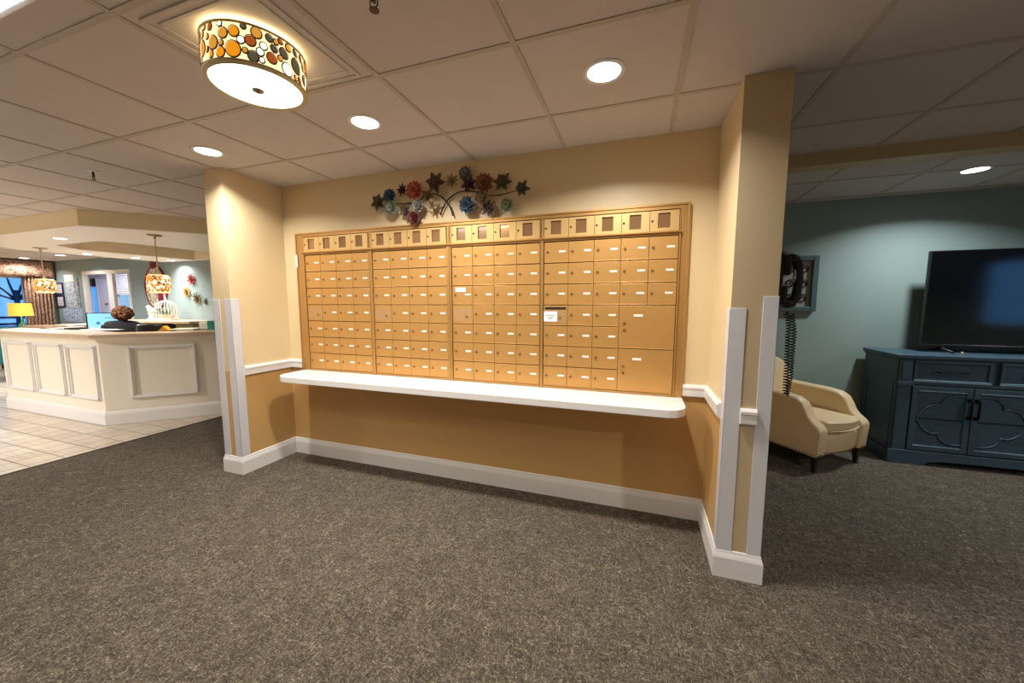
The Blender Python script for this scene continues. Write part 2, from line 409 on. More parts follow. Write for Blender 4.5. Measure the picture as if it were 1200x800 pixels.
m_soff=mat('soffit_fascia_paint',(234,220,186),.5,var=.02); m_soffu=mat('soffit_underside_paint',(234,228,220),.45,var=.01)
struct('ceiling_soffit',b,[m_soff,m_soffu])
# ------------------------------------------------------------------ lights
def area(name,loc,size,power,color,spread=2.6,rot=(0,0,0),shape='DISK',sy=None):
    l=bpy.data.lights.new(name,'AREA'); l.shape=shape; l.size=size; l.energy=power; l.color=color; l.spread=spread
    if sy: l.size_y=sy
    o=bpy.data.objects.new(name,l); COL.objects.link(o); o.location=loc; o.rotation_euler=rot; return o
NEU=(1,.955,.89)
def downlight(x,y,label,power=14,z=H,color=NEU,m=None,r=.072,group='round recessed downlights',spread=2.5):
    t=thing('recessed_downlight',label,'ceiling light',(x,y,z),0,group)
    b=nb(); lathe(b,[(r,-.002),(r+.004,-.006),(r+.022,-.004),(r+.024,.001),(r,.001)],28); obj('trim_ring',b,m_white,t,smooth=True)
    b=nb(); cyl(b,(0,0,-.004),r,.003,28); obj('lens',b,m or m_led,t)
    area('downlight_lamp',(x,y,z-.012),r*1.9,power,color,spread)
    return t
downlight(1.539,-.72,'bright round recessed downlight nearest the wall flowers, left of centre',22)
downlight(.242,-.738,'bright recessed downlight right above the left pier of the mailbox alcove',18)
downlight(2.876,-.749,'bright recessed downlight closest to the right pier of the alcove',22)
downlight(5.486,1.445,'recessed downlight in the lounge ceiling above the television',20,color=(.9,.97,1),m=m_led)
for i,(x,y,l) in enumerate([(-4.19,.21,'downlight on the near underside of the reception soffit, between the two pendants'),(-5.99,1.19,'leftmost downlight in the far strip of the reception soffit'),(-5.885,1.79,'middle downlight in the far strip of the reception soffit'),(-5.8,2.3,'downlight in the far soffit strip nearest the teal wall flowers')]):
    downlight(x,y,l,26 if i<3 else 12,Z1,r=.06)
downlight(-10.3,1.93,'downlight in the lobby ceiling closest to the patterned curtain',16)
downlight(-8.755,1.925,'lobby ceiling downlight between curtain and white door frame, behind the soffit',16)
# unseen lights without fixtures, added to brighten the carpet, lounge and lobby
for x,y,p in ((.242,-3.8,5),(2.876,-4.4,3),(5.6,-2.7,60),(7.4,.1,22),(-3.6,-2.8,130),(-7.0,-2.4,110),(-7.6,.9,20)):
    area('unseen_fill',(x,y,H-.02),.14,p,NEU if x>-1 else (1,.98,.97),2.6)
area('office_lamp',(-10.2,3.1,H-.03),.5,42,(.86,.88,1),3)
# troffer at the upper left corner of the view
t=thing('fluorescent_ceiling_light','white fluorescent ceiling panel cut off by the top left corner','ceiling light',(.83,-2.095,H))
b=nb(); box(b,-.25,-.28,-.012,.26,.30,0); box(b,-.25,-.28,-.02,.26,-.26,0); obj('housing',b,m_white,t)
b=nb(); box(b,-.23,-.26,-.016,.24,.28,-.011); obj('diffuser',b,m_led,t)
area('troffer_lamp',(.83,-2.09,H-.03),.45,10,(.95,.97,1),2.8,shape='SQUARE')
# sprinklers
def sprinkler(x,y,label):
    t=thing('fire_sprinkler',label,'sprinkler',(x,y,H),0,'ceiling sprinklers')
    b=nb(); lathe(b,[(.035,-.001),(.033,-.006),(.012,-.008)],20,close=True); obj('escutcheon',b,m_white,t)
    b=nb(); cyl(b,(0,0,-.045),.007,.04,10)
    for s in (-1,1): tube(b,[(0,0,-.03),(s*.016,0,-.04),(s*.014,0,-.055),(0,0,-.066)],.0025,6)
    cyl(b,(0,0,-.07),.016,.003,14); obj('sprinkler_head',b,m_bronze,t)
sprinkler(-1.02,-.78,'small sprinkler head on the ceiling left of the left pier')
_p=at(438.5,11,'z',H-.066); sprinkler(_p.x,_p.y,'dark sprinkler head cut off at the top edge right of the drum light')
# ------------------------------------------------------------------ drum ceiling lamp with glass discs
LX,LY=1.552,-1.372; LR=.176; LZ0,LZ1=2.290,2.420
t=thing('drum_ceiling_lamp','round ceiling lamp with amber and grey glass discs round its drum','lamp',(LX,LY,H))
b=nb()
for a,h in ((.262,.006),(.225,.004)):      # moulded square ceiling panel of the lamp
    for s in (-1,1):
        box(b,-a,s*a-.008,-h,a,s*a+.008,0); box(b,s*a-.008,-a,-h,s*a+.008,a,0)
pn=struct('ceiling_medallion',b,m_ceil,loc=(LX+.01,LY+.02,H),bevel=.003)
for s in pn.modifiers: pass
b=nb(); cyl(b,(0,0,-.03),.07,.03,24); obj('canopy',b,m_nickel,t)
def disc_on(b,r,th,z,rad,mi,rim,n=18,el=1.0):
    R=r+.0012
    def P(q,a,rr): return (rr*math.cos(th+q*math.cos(a)/r),rr*math.sin(th+q*math.cos(a)/r),z+el*q*math.sin(a))
    vs=[b.verts.new(P(rad,2*PI*k/n,R)) for k in range(n)]; c=b.verts.new(P(0,0,R+.002))
    for k in range(n): b.faces.new((vs[k],vs[(k+1)%n],c)).material_index=mi
    o=[b.verts.new(P(rad*1.0+.0032,2*PI*k/n,R+.001)) for k in range(n)]; i=[b.verts.new(P(rad*1.0-.001,2*PI*k/n,R+.003)) for k in range(n)]
    for k in range(n): b.faces.new((o[k],o[(k+1)%n],i[(k+1)%n],i[k])).material_index=rim
def mosaic(b,r,z0,z1,rads,seed,first=3,nmat=5,el=1.0,tries=4000,gap=.002,rim=2):
    rnd=random.Random(seed); placed=[]
    for rad in rads:
        for _ in range(tries):
            s=rnd.random()*2*PI*r; z=rnd.uniform(z0+rad*el+.003,z1-rad*el-.003)
            ok=True
            for (s2,z2,r2) in placed:
                ds=abs(s-s2); ds=min(ds,2*PI*r-ds)
                if math.hypot(ds,(z-z2)/el)<rad+r2+gap: ok=False;break
            if ok:
                placed.append((s,z,rad)); disc_on(b,r,s/r,z,rad,first+rnd.choice(nmat),rim,el=el); break
b=nb(); h0,h1=LZ0-H,LZ1-H
lathe(b,[(LR,h0),(LR,h1)],64,0)
rads=[.024]*9+[.020]*8+[.016]*14+[.011]*34+[.008]*30
mosaic(b,LR,h0,h1,rads,11,3,[0,0,0,1,1,2,2,3,3,4],1.15)
obj('glass_shade',b,[m_milky,m_milky,m_lead,m_amber,m_honey,m_russet,m_smoke,m_clear],t,smooth=True)
b=nb()
for z in (h0,h1): lathe(b,[(LR-.003,z-.004),(LR+.004,z-.004),(LR+.005,z+.003),(LR-.003,z+.003)],64)
lathe(b,[(LR-.016,h0-.002),(LR-.013,h0-.008),(LR-.010,h0-.005),(LR-.002,h0-.004)],64)
obj('shade_rim',b,mat('antique_brass_rim',(206,190,140),.4,.4),t,smooth=True)
b=nb(); lathe(b,[(.001,h0-.014),(.05,h0-.013),(.1,h0-.010),(LR-.014,h0-.004)],48); obj('diffuser',b,m_diff,t,smooth=True)
b=nb(); lathe(b,[(.0005,h0-.026),(.006,h0-.024),(.01,h0-.018),(.02,h0-.017),(.022,h0-.013),(.001,h0-.012)],24); obj('finial',b,m_nickel,t,smooth=True)
area('drum_lamp_down',(LX,LY,LZ0-.03),.3,9,(1,.86,.6),3.0)
pl=bpy.data.lights.new('drum_lamp_up','AREA'); pl.shape='DISK'; pl.size=.3; pl.energy=2.8; pl.color=(1,.80,.40)
po=bpy.data.objects.new('drum_lamp_up',pl); COL.objects.link(po); po.location=(LX,LY,LZ1+.004); po.rotation_euler=(PI,0,0)
# ------------------------------------------------------------------ mailboxes
ROWH=.1428; ZT=1.825; YD=-.024
t=thing('mailbox_surround_trim','gold metal trim bordering the whole wall of mailboxes','trim',(0,0,0))
b=nb(); x0,x1,z0,z1=.158,3.334,.81,2.018
box(b,x0,-.02,z0,.235,-.0005,z1); box(b,3.286,-.02,z0,x1,-.0005,z1); box(b,.235,-.02,1.985,3.286,-.0005,z1)
box(b,x0,-.026,z0,x0+.012,-.02,z1); box(b,x1-.012,-.026,z0,x1,-.02,z1); box(b,x0+.012,-.026,z1-.012,x1-.012,-.02,z1)
obj('trim_frame',b,m_goldframe,t,bevel=.002)
b=nb(); box(b,.16,-.031,1.725,.180,-.0265,1.835); obj('paper_tag',b,m_label,t)
bx=nb(); 
units=[(.262,4,.1705,'leftmost',.235,.955),(.983,4,.1708,'second from left',.955,1.690),(1.708,4,.1715,'third from left',1.690,2.403),(2.423,5,.1702,'rightmost',2.403,3.286)]
def door_mesh(w,h):
    b=nb(); box(b,.0012,YD,.003,w-.0012,-.008,h-.0025)
    # hinge lip along the bottom
    box(b,.0015,YD-.0035,.003,w-.0015,YD,.0075)
    return b
def door(parent,x,z,w,h,name='mailbox_door',m=None,bv=.0012):
    o=obj(name,door_mesh(w,h),m or m_gold,parent,bevel=bv); o.location=(x,0,z); return o
def lock_bm(r=.0098):
    b=nb(); cyl(b,(0,YD,0),r,.004,16,0,'y'); cyl(b,(0,YD-.0038,0),r*.36,.0008,8,1,'y'); return b
texts={}
first_door=None
labels={0:'leftmost gold mailbox cabinet, four columns of doors beside the left pier',1:'second gold mailbox cabinet from the left, four columns of doors',2:'third gold mailbox cabinet, with a blank white sticker near its top left',3:'rightmost gold mailbox cabinet with two large parcel doors and a black slot'}
for ui,(xs,nc,pw,nmn,fx0,fx1) in enumerate(units):
    U=thing('mailbox_cabinet',labels[ui],'mailboxes',(0,0,0),0,'gold mailbox cabinets in the alcove wall')
    b=nb(); xe=xs+nc*pw
    box(b,fx0,-.010,.812,fx1,-.0005,1.845,1)
    # raised frame
    box(b,fx0+.001,-.032,.812,xs-.003,-.010,1.845); box(b,xe+.003,-.032,.812,fx1-.001,-.010,1.845)
    box(b,xs-.003,-.032,ZT+.004,xe+.003,-.010,1.845); box(b,xs-.003,-.026,.812,xe+.003,-.010,ZT-7*ROWH-.001)
    obj('cabinet_frame',b,[m_goldframe,m_goldback],U,bevel=.0015)
    for r in range(7):
        for c in range(nc):
            if ui==3 and r>=3 and c>=3: continue
            x=xs+c*pw; z=ZT-(r+1)*ROWH
            if first_door is None or abs(first_door[1]-pw)>1e-6:
                D=door(U,x,z,pw,ROWH)
                L=obj('lock',lock_bm(),[m_lock,m_hole],D,loc=(.026,0,ROWH*.52))
                b=nb(); box(b,0,YD-.0012,0,.046,YD,.0125); N=obj('name_card',b,m_label,D,loc=(pw-.066,0,ROWH*.50))
                first_door=(D,pw,L,N)
            else:
                special=(r==3 and c==0)
                if special:
                    D=first_door[0].copy(); COL.objects.link(D); D.parent=U; D.location=(x,0,z)
                    L=first_door[2].copy(); COL.objects.link(L); L.parent=D; L.location=(.118,0,ROWH*.38)
                    b=nb(); box(b,.012,YD-.0008,.018,pw-.012,YD,.120); p=obj('engraved_plate',b,mat('engraved_gold',(196,156,106),.45,.4,var=.1,scale=60) if 'eg' not in globals() else eg,D); eg=p.data.materials[0]
                    if ui==3:
                        b=nb(); box(b,.012,YD-.003,.112,.158,YD-.001,.128); s=obj('mail_slot',b,m_hole,D,bevel=.001)
                        b=nb(); box(b,.004,YD-.004,.028,.098,YD-.0012,.098); cdn=obj('notice_card',b,m_paper,D)
                        rnd=random.Random(3); b=nb()
                        for (u0,u1,zz) in ((.018,.084,.070),(.034,.07,.052)):
                            pts=[]; n=26
                            for k in range(n+1):
                                u=u0+(u1-u0)*k/n; pts.append((u,YD-.0046,zz+.0045*math.sin(k*1.9)*(1-.4*k/n)+.003*math.sin(k*.7)))
                            tube(b,pts,.0013,5)
                        obj('handwriting',b,m_ink,cdn)
                else:
                    D=dup(first_door[0],U,(x,0,z))
                    if ui==2 and r==2 and c==0:
                        b=nb(); box(b,.028,YD-.0016,.098,.112,YD-.0003,.130); obj('blank_sticker',b,m_paper,D)
    if ui==3:
        for k,(za,zb) in enumerate(((ZT-5*ROWH,ZT-3*ROWH),(ZT-7*ROWH,ZT-5*ROWH))):
            x=xs+3*pw; D=door(U,x,za,2*pw,zb-za,'parcel_door')
            for zz in ((zb-za)*.58,(zb-za)*.425): obj('lock',lock_bm(.011),[m_lock,m_hole],D,loc=(.036,0,zz))
            b=nb(); box(b,0,YD-.0012,0,.056,YD,.0145); obj('name_card',b,m_label,D,loc=(.092,0,(zb-za)*.74))
# upper compartments
cl=['leftmost row of four small windowed gold compartments above the mailboxes','second row of four small windowed compartments from the left','third row of small windowed compartments, under the right half of the metal flowers','rightmost row of five small windowed compartments above the parcel doors']
CD=None
for ui,(xs,nc,pw,nmn,fx0,fx1) in enumerate(units):
    U=thing('compartment_row',cl[ui],'mailboxes',(0,0,0),0,'rows of small windowed compartments')
    b=nb(); box(b,fx0,-.012,1.845,fx1,-.0005,1.985,1)
    box(b,fx0+.002,-.026,1.847,xs-.004,-.012,1.983); box(b,xs+nc*pw+.003,-.026,1.847,fx1-.003,-.012,1.983); 
    box(b,fx0,-.046,1.843,fx1,-.012,1.853)
    obj('row_frame',b,[m_goldframe,m_hole],U,bevel=.001)
    for c in range(nc):
        x=xs+c*pw; z=1.856; h=.122
        if CD is None or abs(CD[1]-pw)>1e-6:
            b=nb(); w=pw; px0,px1,pz0,pz1=.047,.118,.018,.108; ya,yb=-.030,-.016
            box(b,.0015,ya,0,px0,yb,h); box(b,px1,ya,0,w-.0015,yb,h); box(b,px0,ya,0,px1,yb,pz0); box(b,px0,ya,pz1,px1,yb,h)
            D=obj('compartment_door',b,m_gold_l,U,loc=(x,0,z))
            b=nb(); box(b,px0,-.020,pz0,px1,-.016,pz1); obj('window_pane',b,m_pane,D)
            b=nb(); cyl(b,(.014,-.030,.06),.0065,.003,12,0,'y'); obj('lock',b,m_hole,D)
            CD=(D,pw)
        else: D=dup(CD[0],U,(x,0,z))
# counter ledge
t=thing('counter_ledge','long white wall ledge with rounded corners under the mailboxes','shelf',(0,0,.76))
b=nb(); xa,xb,yf=.195,3.335,-.345; r=.12
pts=[(xa,-.001),(xa,yf+r)]+[(xa+r-r*math.cos(a),yf+r-r*math.sin(a)) for a in [PI/2*k/8 for k in range(1,9)]]+[(xb-r+r*math.sin(a),yf+r-r*math.cos(a)) for a in [PI/2*k/8 for k in range(0,9)]]+[(xb,-.001)]
# trim frame sits on the ledge
prism(b,pts,-.0,.049); obj('ledge_top',b,m_counter,t,bevel=.004)
# ------------------------------------------------------------------ metal flower wall art
t=thing('metal_flower_wall_art','crossed black metal branches with multicoloured metal flowers above the mailboxes','wall art',(2.0,-.001,2.2))
def loc_(u,v,y=-.035): return at(u,v,'y',y)-Vector((2.0,-.001,2.2))
def smooth_path(pts,n=8):
    P=[Vector(p) for p in pts]; out=[]
    for i in range(len(P)-1):
        p0=P[max(i-1,0)];p1=P[i];p2=P[i+1];p3=P[min(i+2,len(P)-1)]
        for k in range(n):
            s=k/n; out.append(.5*((2*p1)+(-p0+p2)*s+(2*p0-5*p1+4*p2-p3)*s*s+(-p0+3*p1-3*p2+p3)*s**3))
    out.append(P[-1]); return out
brs=[[(516,252),(520,242),(525,234),(533,227.5),(542,224),(556,224.3),(568,228),(584,228.5),(602,224),(611,221)],
     [(531,253),(527.5,243),(522,235),(515,229),(507,226.5),(500,227)],[(500,229),(489,236),(478,238),(463,238.5),(452,235)],[(562,226),(560,236),(568,243)],[(545,224),(547,215)],[(500,228),(508,216)]]
for br in brs:
    b=nb(); p=smooth_path([loc_(u,v,-.022) for u,v in br]); tube(b,p,.0045,8,rr=[.006-.003*i/len(p) for i in range(len(p))]); obj('branch',b,m_blackm,t,smooth=True)
def petal(b,T,L,W,lift,curl,mi,n=4):
    rows=[]
    for i in range(n+1):
        s=i/n; w=W*math.sin(PI*min(1,(.05+s*.95) if n==4 else s))**.8 if i<n else 0
        y=s*L; z=lift*s+curl*s*s
        if i==n: rows.append([b.verts.new(T@Vector((0,y,z)))])
        else: rows.append([b.verts.new(T@Vector((-w,y,z+.15*w))),b.verts.new(T@Vector((0,y,z-.1*w))),b.verts.new(T@Vector((w,y,z+.15*w)))])
    for i in range(n):
        a,c=rows[i],rows[i+1]
        if len(c)==3:
            for k in range(2): b.faces.new((a[k],a[k+1],c[k+1],c[k])).material_index=mi
        else:
            for k in range(2): b.faces.new((a[k],a[k+1],c[0])).material_index=mi
def flower_mesh(kind,R,rnd):
    b=nb(); B=Matrix.Rotation(PI/2,4,'X')      # local z -> -y (towards the room)
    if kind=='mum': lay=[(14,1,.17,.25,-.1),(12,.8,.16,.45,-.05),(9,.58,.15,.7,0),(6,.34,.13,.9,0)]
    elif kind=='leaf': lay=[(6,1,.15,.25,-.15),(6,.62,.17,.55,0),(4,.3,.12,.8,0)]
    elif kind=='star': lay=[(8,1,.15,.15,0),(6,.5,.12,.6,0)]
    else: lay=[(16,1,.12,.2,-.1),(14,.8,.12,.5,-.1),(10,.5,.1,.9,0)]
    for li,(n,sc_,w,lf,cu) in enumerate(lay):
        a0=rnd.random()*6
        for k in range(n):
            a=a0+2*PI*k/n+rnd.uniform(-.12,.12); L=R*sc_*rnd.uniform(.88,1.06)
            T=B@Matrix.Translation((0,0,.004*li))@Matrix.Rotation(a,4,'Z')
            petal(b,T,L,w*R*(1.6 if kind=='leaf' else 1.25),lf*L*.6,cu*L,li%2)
    sph(b,(0,-.008-.15*R,0),R*.13,8,6,1)
    return b
fl=[(443.5,237,9.5,(92,88,62),'leaf'),(456.5,229.5,8,(50,92,108),'mum'),(458,243.5,8.5,(140,154,132),'round'),(471.5,222.5,6.5,(72,26,36),'star'),(486,223,11,(214,92,62),'mum'),
(489,241,8,(136,134,118),'mum'),(475,247,8,(108,88,66),'leaf'),(484.5,255,7.5,(104,16,18),'mum'),(510.5,214,12,(104,62,42),'leaf'),(501,230,8,(134,98,58),'leaf'),(506,240,8,(176,144,106),'star'),
(530,212,8.5,(160,130,64),'star'),(545,203,9,(124,122,118),'round'),(550,215.5,10,(76,38,40),'leaf'),(567.5,214.5,12,(156,90,54),'mum'),(589,213,11.5,(106,90,50),'leaf'),(547,240,10.5,(62,90,120),'mum'),
(564,232,9,(134,104,70),'round'),(573,244,11,(98,70,58),'star'),(593.5,240,9,(130,144,108),'round'),(612,220.5,10,(90,96,78),'leaf')]
rnd=random.Random(7)
FN=['olive leafy','dark teal','pale sage green','small maroon','big orange red','silver grey','taupe','crimson red','dark brown leafy','light brown','pale beige','golden star shaped','ash grey','dark plum','rust orange','moss green leafy','blue','bronze','dark brown pointed','pale green','dark grey green']
for i,(u,v,r,c,kd) in enumerate(fl):
    p=loc_(u,v,-.045-.012*(i%3)); sc_=(at(u+r,v,'y',-.05)-at(u,v,'y',-.05)).length
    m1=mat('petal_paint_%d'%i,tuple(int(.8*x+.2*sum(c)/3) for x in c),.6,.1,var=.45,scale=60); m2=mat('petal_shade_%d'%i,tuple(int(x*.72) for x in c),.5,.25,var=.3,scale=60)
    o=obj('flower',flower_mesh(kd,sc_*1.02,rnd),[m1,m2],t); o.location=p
    o['label']=FN[i]+' metal flower'
# standoff pins fix branches to the wall
b=nb()
for u,v in ((520,242),(527.5,243),(585,228.5),(478,238)): p=loc_(u,v,-.02); cyl(b,(p.x,.0,p.z),.004,.02,8,0,'y')
obj('wall_pin',b,m_blackm,t)
# ------------------------------------------------------------------ wall phone
t=thing('wall_telephone','black wall telephone with long coiled cord on the side of the right pier','telephone',(XRO,-.40,1.52))
b=nb(); box(b,.0005,-.055,-.13,.03,.055,.125); box(b,.03,-.048,-.12,.056,.048,-.03); box(b,.03,-.048,.02,.062,.048,.115); obj('phone_base',b,m_black,t,bevel=.008,seg=3)
b=nb()
pts=smooth_path([(.080,0,.108),(.100,0,.075),(.108,0,.0),(.100,0,-.085),(.078,0,-.118)],6); n=len(pts)
tube(b,pts,.02,12,rr=[.022-.003*math.sin(PI*i/(n-1)) for i in range(n)])
sph(b,(.072,0,.100),.033,14,10,0,(.9,1,.8)); sph(b,(.070,0,-.110),.033,14,10,0,(.9,1,.8)); hs=obj('handset',b,m_black,t,smooth=True)
b=nb(); sph(b,(.088,-.012,.02),.007,8,6,0,(1,1,5)); obj('glint_sliver',b,m_chrome,hs,smooth=True)  # chrome sliver standing in for a glint on the handset
b=nb()
for r in range(4):
    for c in range(3): box(b,.040,-.03+c*.022,-.1+r*.017,.045,-.014+c*.022,-.088+r*.017)
obj('keypad',b,mat('grey_keys',(150,150,150),.5),t,bevel=.001)
b=nb(); box(b,.004,-.02,.118,.05,.02,.135); cyl(b,(.03,-.0,.135),.012,.012,12); obj('wall_jack',b,mat('grey_jack',(170,165,155),.5),t,bevel=.002)
b=nb(); ctr=smooth_path([(0.0960,0.012,-0.1640),(0.1090,0.012,-0.2560),(0.1090,0.012,-0.3610),(0.1090,0.012,-0.4680),(0.1030,0.012,-0.5370),(0.0920,-0.012,-0.5640),(0.0860,-0.012,-0.5340),(0.0850,-0.012,-0.4260),(0.0810,-0.012,-0.3200),(0.0780,-0.012,-0.2140),(0.0640,-0.012,-0.1560)],24)
L=[0]
for i in range(1,len(ctr)): L.append(L[-1]+(ctr[i]-ctr[i-1]).length)
turns=L[-1]/.014; pts=[]; N=int(turns*9); j=0
for k in range(N+1):
    s=L[-1]*k/N
    while j<len(L)-2 and L[j+1]<s: j+=1
    f=(s-L[j])/max(1e-6,L[j+1]-L[j]); c=ctr[j].lerp(ctr[j+1],f); d=(ctr[j+1]-ctr[j]).normalized(); a_=Vector((0,1,0)); b_=d.cross(a_).normalized()
    ph=2*PI*turns*k/N; pts.append(c+(a_*math.cos(ph)+b_*math.sin(ph))*.0105)
tube(b,pts,.0030,5); obj('coiled_cord',b,m_cord,t,smooth=True)
# ------------------------------------------------------------------ framed scroll mirror on lounge wall
t=thing('framed_scroll_decoration','slate framed panel with silver scrollwork on the teal wall behind the telephone','wall decor',(4.60,2.13,1.61))
b=nb(); w,h=.175,.285
box(b,-w,-.05,-h,-w+.05,-.0005,h); box(b,w-.05,-.05,-h,w,-.0005,h); box(b,-w+.05,-.05,h-.05,w-.05,-.0005,h); box(b,-w+.05,-.05,-h,w-.05,-.0005,-h+.05); obj('frame',b,m_mframe,t,bevel=.006)
b=nb(); box(b,-w+.05,-.012,-h+.05,w-.05,-.001,h-.05); obj('backing',b,mat('pale_backing',(170,170,160),.25,.3),t)
b=nb()
for sx in (-1,1):
    for k in range(3):
        zc=-.15+.15*k; pts=[]
        for i in range(22):
            a=i*.42; r=.052*(1-i/26); pts.append((sx*(.055-r*math.cos(a)),-.022,zc+r*math.sin(a)))
        tube(b,pts,.006,6)
tube(b,[(0,-.022,-.23),(0,-.022,.23)],.007,6); obj('scrollwork',b,mat('dark_scroll_iron',(38,36,34),.4,.6),t,smooth=True)
# ------------------------------------------------------------------ armchair
Oc=Vector((4.476,1.032,0)); ang=math.atan2(.636,.771)
t=thing('armchair','cream leather club armchair with dark tapered legs beside the blue cabinet','armchair',Oc,ang)
# local: x across (0..W), y back (0..D) -> world via rotation ang : x->(.771,.636), y->(-.636,.771)
W,D=.625,.74
def arm(x0,x1):
    b=nb()
    prof=[(-.01,.145),(-.022,.36),(.0,.392),(.04,.425),(.075,.465),(.10,.52),(.13,.570),(.18,.600),(.27,.612),(.42,.615),(.56,.62),(D-.04,.63),(D,.61),(D+.03,.16)]
    nxs=7; rows=[]
    for i in range(nxs):
        s=i/(nxs-1); x=x0+(x1-x0)*s; crown=.018*(1-(2*s-1)**2); e=1-(abs(2*s-1)**6)
        rows.append([b.verts.new((x,y+(.0 if j in(0,) else -0.006*e if j in(1,2) else 0),z+(crown if 1<=j<=len(prof)-2 else 0))) for j,(y,z) in enumerate(prof)])
    for i in range(nxs-1):
        for j in range(len(prof)): b.faces.new((rows[i][j],rows[i+1][j],rows[i+1][(j+1)%len(prof)],rows[i][(j+1)%len(prof)]))
    b.faces.new(rows[0]); b.faces.new(list(reversed(rows[-1])))
    return b
for (x0,x1) in ((-.03,.085),(W-.085,W+.03)): obj('arm',arm(x0,x1),m_leather,t,smooth=True,bevel=.014,seg=3)
for xx in (-.032,W+.022):
    pass
b=nb(); n=14; rows=[]
for i in range(n+1):
    s=i/n; x=.08+(W-.16)*s; bow=-.035*math.sin(PI*s)
    rows.append([(x,.02+bow,.14-.015*math.sin(PI*s)*-1),(x,.005+bow,.30),(x,.05+bow,.335),(x,.5,.335),(x,.5,.14)])
V=[[b.verts.new(p) for p in r] for r in rows]
for i in range(n):
    for j in range(5): b.faces.new((V[i][j],V[i+1][j],V[i+1][(j+1)%5],V[i][(j+1)%5]))
b.faces.new(V[0]); b.faces.new(V[-1]); obj('front_rail',b,m_leather,t,smooth=True,bevel=.008)
b=nb(); pts=[]; 
for i in range(13): 
    s=i/12; pts.append((.095+(W-.19)*s,-.005-.045*math.sin(PI*s)))
pts+=[(W-.095,.56),(.095,.56)]
prism(b,pts,.335,.435); cu=obj('seat_cushion',b,m_leather,t,smooth=True,bevel=.03,seg=4)
b=nb(); 
for zz in (.352,.42): tube(b,[(x,y-.003,zz) for x,y in pts[:13]],.006,6)
obj('piping',b,m_leather,cu,smooth=True)
b=nb()   # back: rounded top loft, slightly reclined
pts=[]; 
for i in range(17):
    a=PI*i/16; pts.append((W/2-.30*math.cos(a),.62+.27*math.sin(a)**.8 if 0<a<PI else .62))
pts=[(W/2-.30,.15)]+pts+[(W/2+.30,.15)]
fr=[b.verts.new((x,.54+(z-.15)*.14,z)) for x,z in pts]; bk=[b.verts.new((x,.70+(z-.15)*.16,z)) for x,z in pts]; n=len(pts)
b.faces.new(fr); b.faces.new(bk)
for i in range(n): b.faces.new((fr[i],fr[(i+1)%n],bk[(i+1)%n],bk[i]))
obj('backrest',b,m_leather,t,smooth=True,bevel=.035,seg=4)
for (x,y) in ((.03,.03),(W-.03,.03),(.04,D-.04),(W-.04,D-.04)):
    b=nb(); T=Matrix.Translation((x,y,0)); lathe(b,[(.018,0),(.022,.02),(.036,.16)],4,0,T@Matrix.Rotation(PI/4,4,'Z'),True); obj('leg',b,m_legwood,t,bevel=.003)
b=nb()
for k in range(24):
    s=k/23; x=.0+W*s; bow=-.035*math.sin(PI*min(1,max(0,(x-.08)/(W-.16)))); sph(b,(x,(.012 if .08<x<W-.08 else -.014)+bow-.004,.165),.0065,6,4)
obj('nailhead_trim',b,m_nail,t); b=nb()
for k in range(26): sph(b,(-.032,.0+.7*k/25,.168),.0065,6,4)
obj('nailhead_trim',b,m_nail,t); b=nb()
for zz in [.17+.02*k for k in range(10)]:
    sph(b,(-.026,-.014,zz),.005,6,4)
obj('nailhead_trim',b,m_nail,t)
# ------------------------------------------------------------------ blue cabinet
t=thing('sideboard','long distressed blue sideboard with quatrefoil doors under the television','cabinet',(5.21,1.57,0))
CW=1.80; CDp=.50; CHt=.968
b=nb(); box(b,.0,.0,.11,CW,CDp,.935); 
obj('carcass',b,m_blue,t,bevel=.004)
b=nb(); box(b,-.02,-.03,.936,CW+.02,CDp+.01,CHt); box(b,-.012,-.018,.922,CW+.012,CDp,.937); obj('cabinet_top',b,[m_blue],t,bevel=.006,seg=3)
b=nb(); pl=[(-.02,0),(.22,0),(.26,.028),(.34,.045),(.5,.05),(CW-.5,.05),(CW-.34,.045),(CW-.26,.028),(CW-.22,0),(CW+.02,0),(CW+.02,.105),(CW+.008,.125),(-.008,.125),(-.02,.105)]
prism(b,pl,-.028,.0,0,'y'); box(b,-.02,.0,0,0,CDp,.11); box(b,CW,.0,0,CW+.02,CDp,.11); obj('plinth',b,m_blue,t,bevel=.004)
for x in (.0,CW-.105):
    b=nb(); box(b,x+.008,-.022,.735,x+.097,.0,.92); box(b,x+.008,-.022,.125,x+.097,.0,.70)
    box(b,x+.022,-.028,.755,x+.084,-.022,.905)
    box(b,x+.0,-.032,.700,x+.105,.0,.735)
    obj('pilaster',b,m_blue,t,bevel=.004)
b=nb(); box(b,.105,-.018,.712,CW-.105,0,.73); box(b,-.003,.03,.70,.0,CDp-.02,.73)
box(b,-.006,.02,.70,.0,CDp-.03,.735); box(b,-.005,.03,.13,.0,.09,.70); box(b,-.005,CDp-.09,.13,0,CDp-.03,.70); box(b,-.005,.03,.75,0,CDp-.03,.77); box(b,-.005,.03,.9,0,CDp-.03,.92)
obj('rail_moulding',b,m_blue,t,bevel=.003)
dw=(CW-.21-2*.05)/3
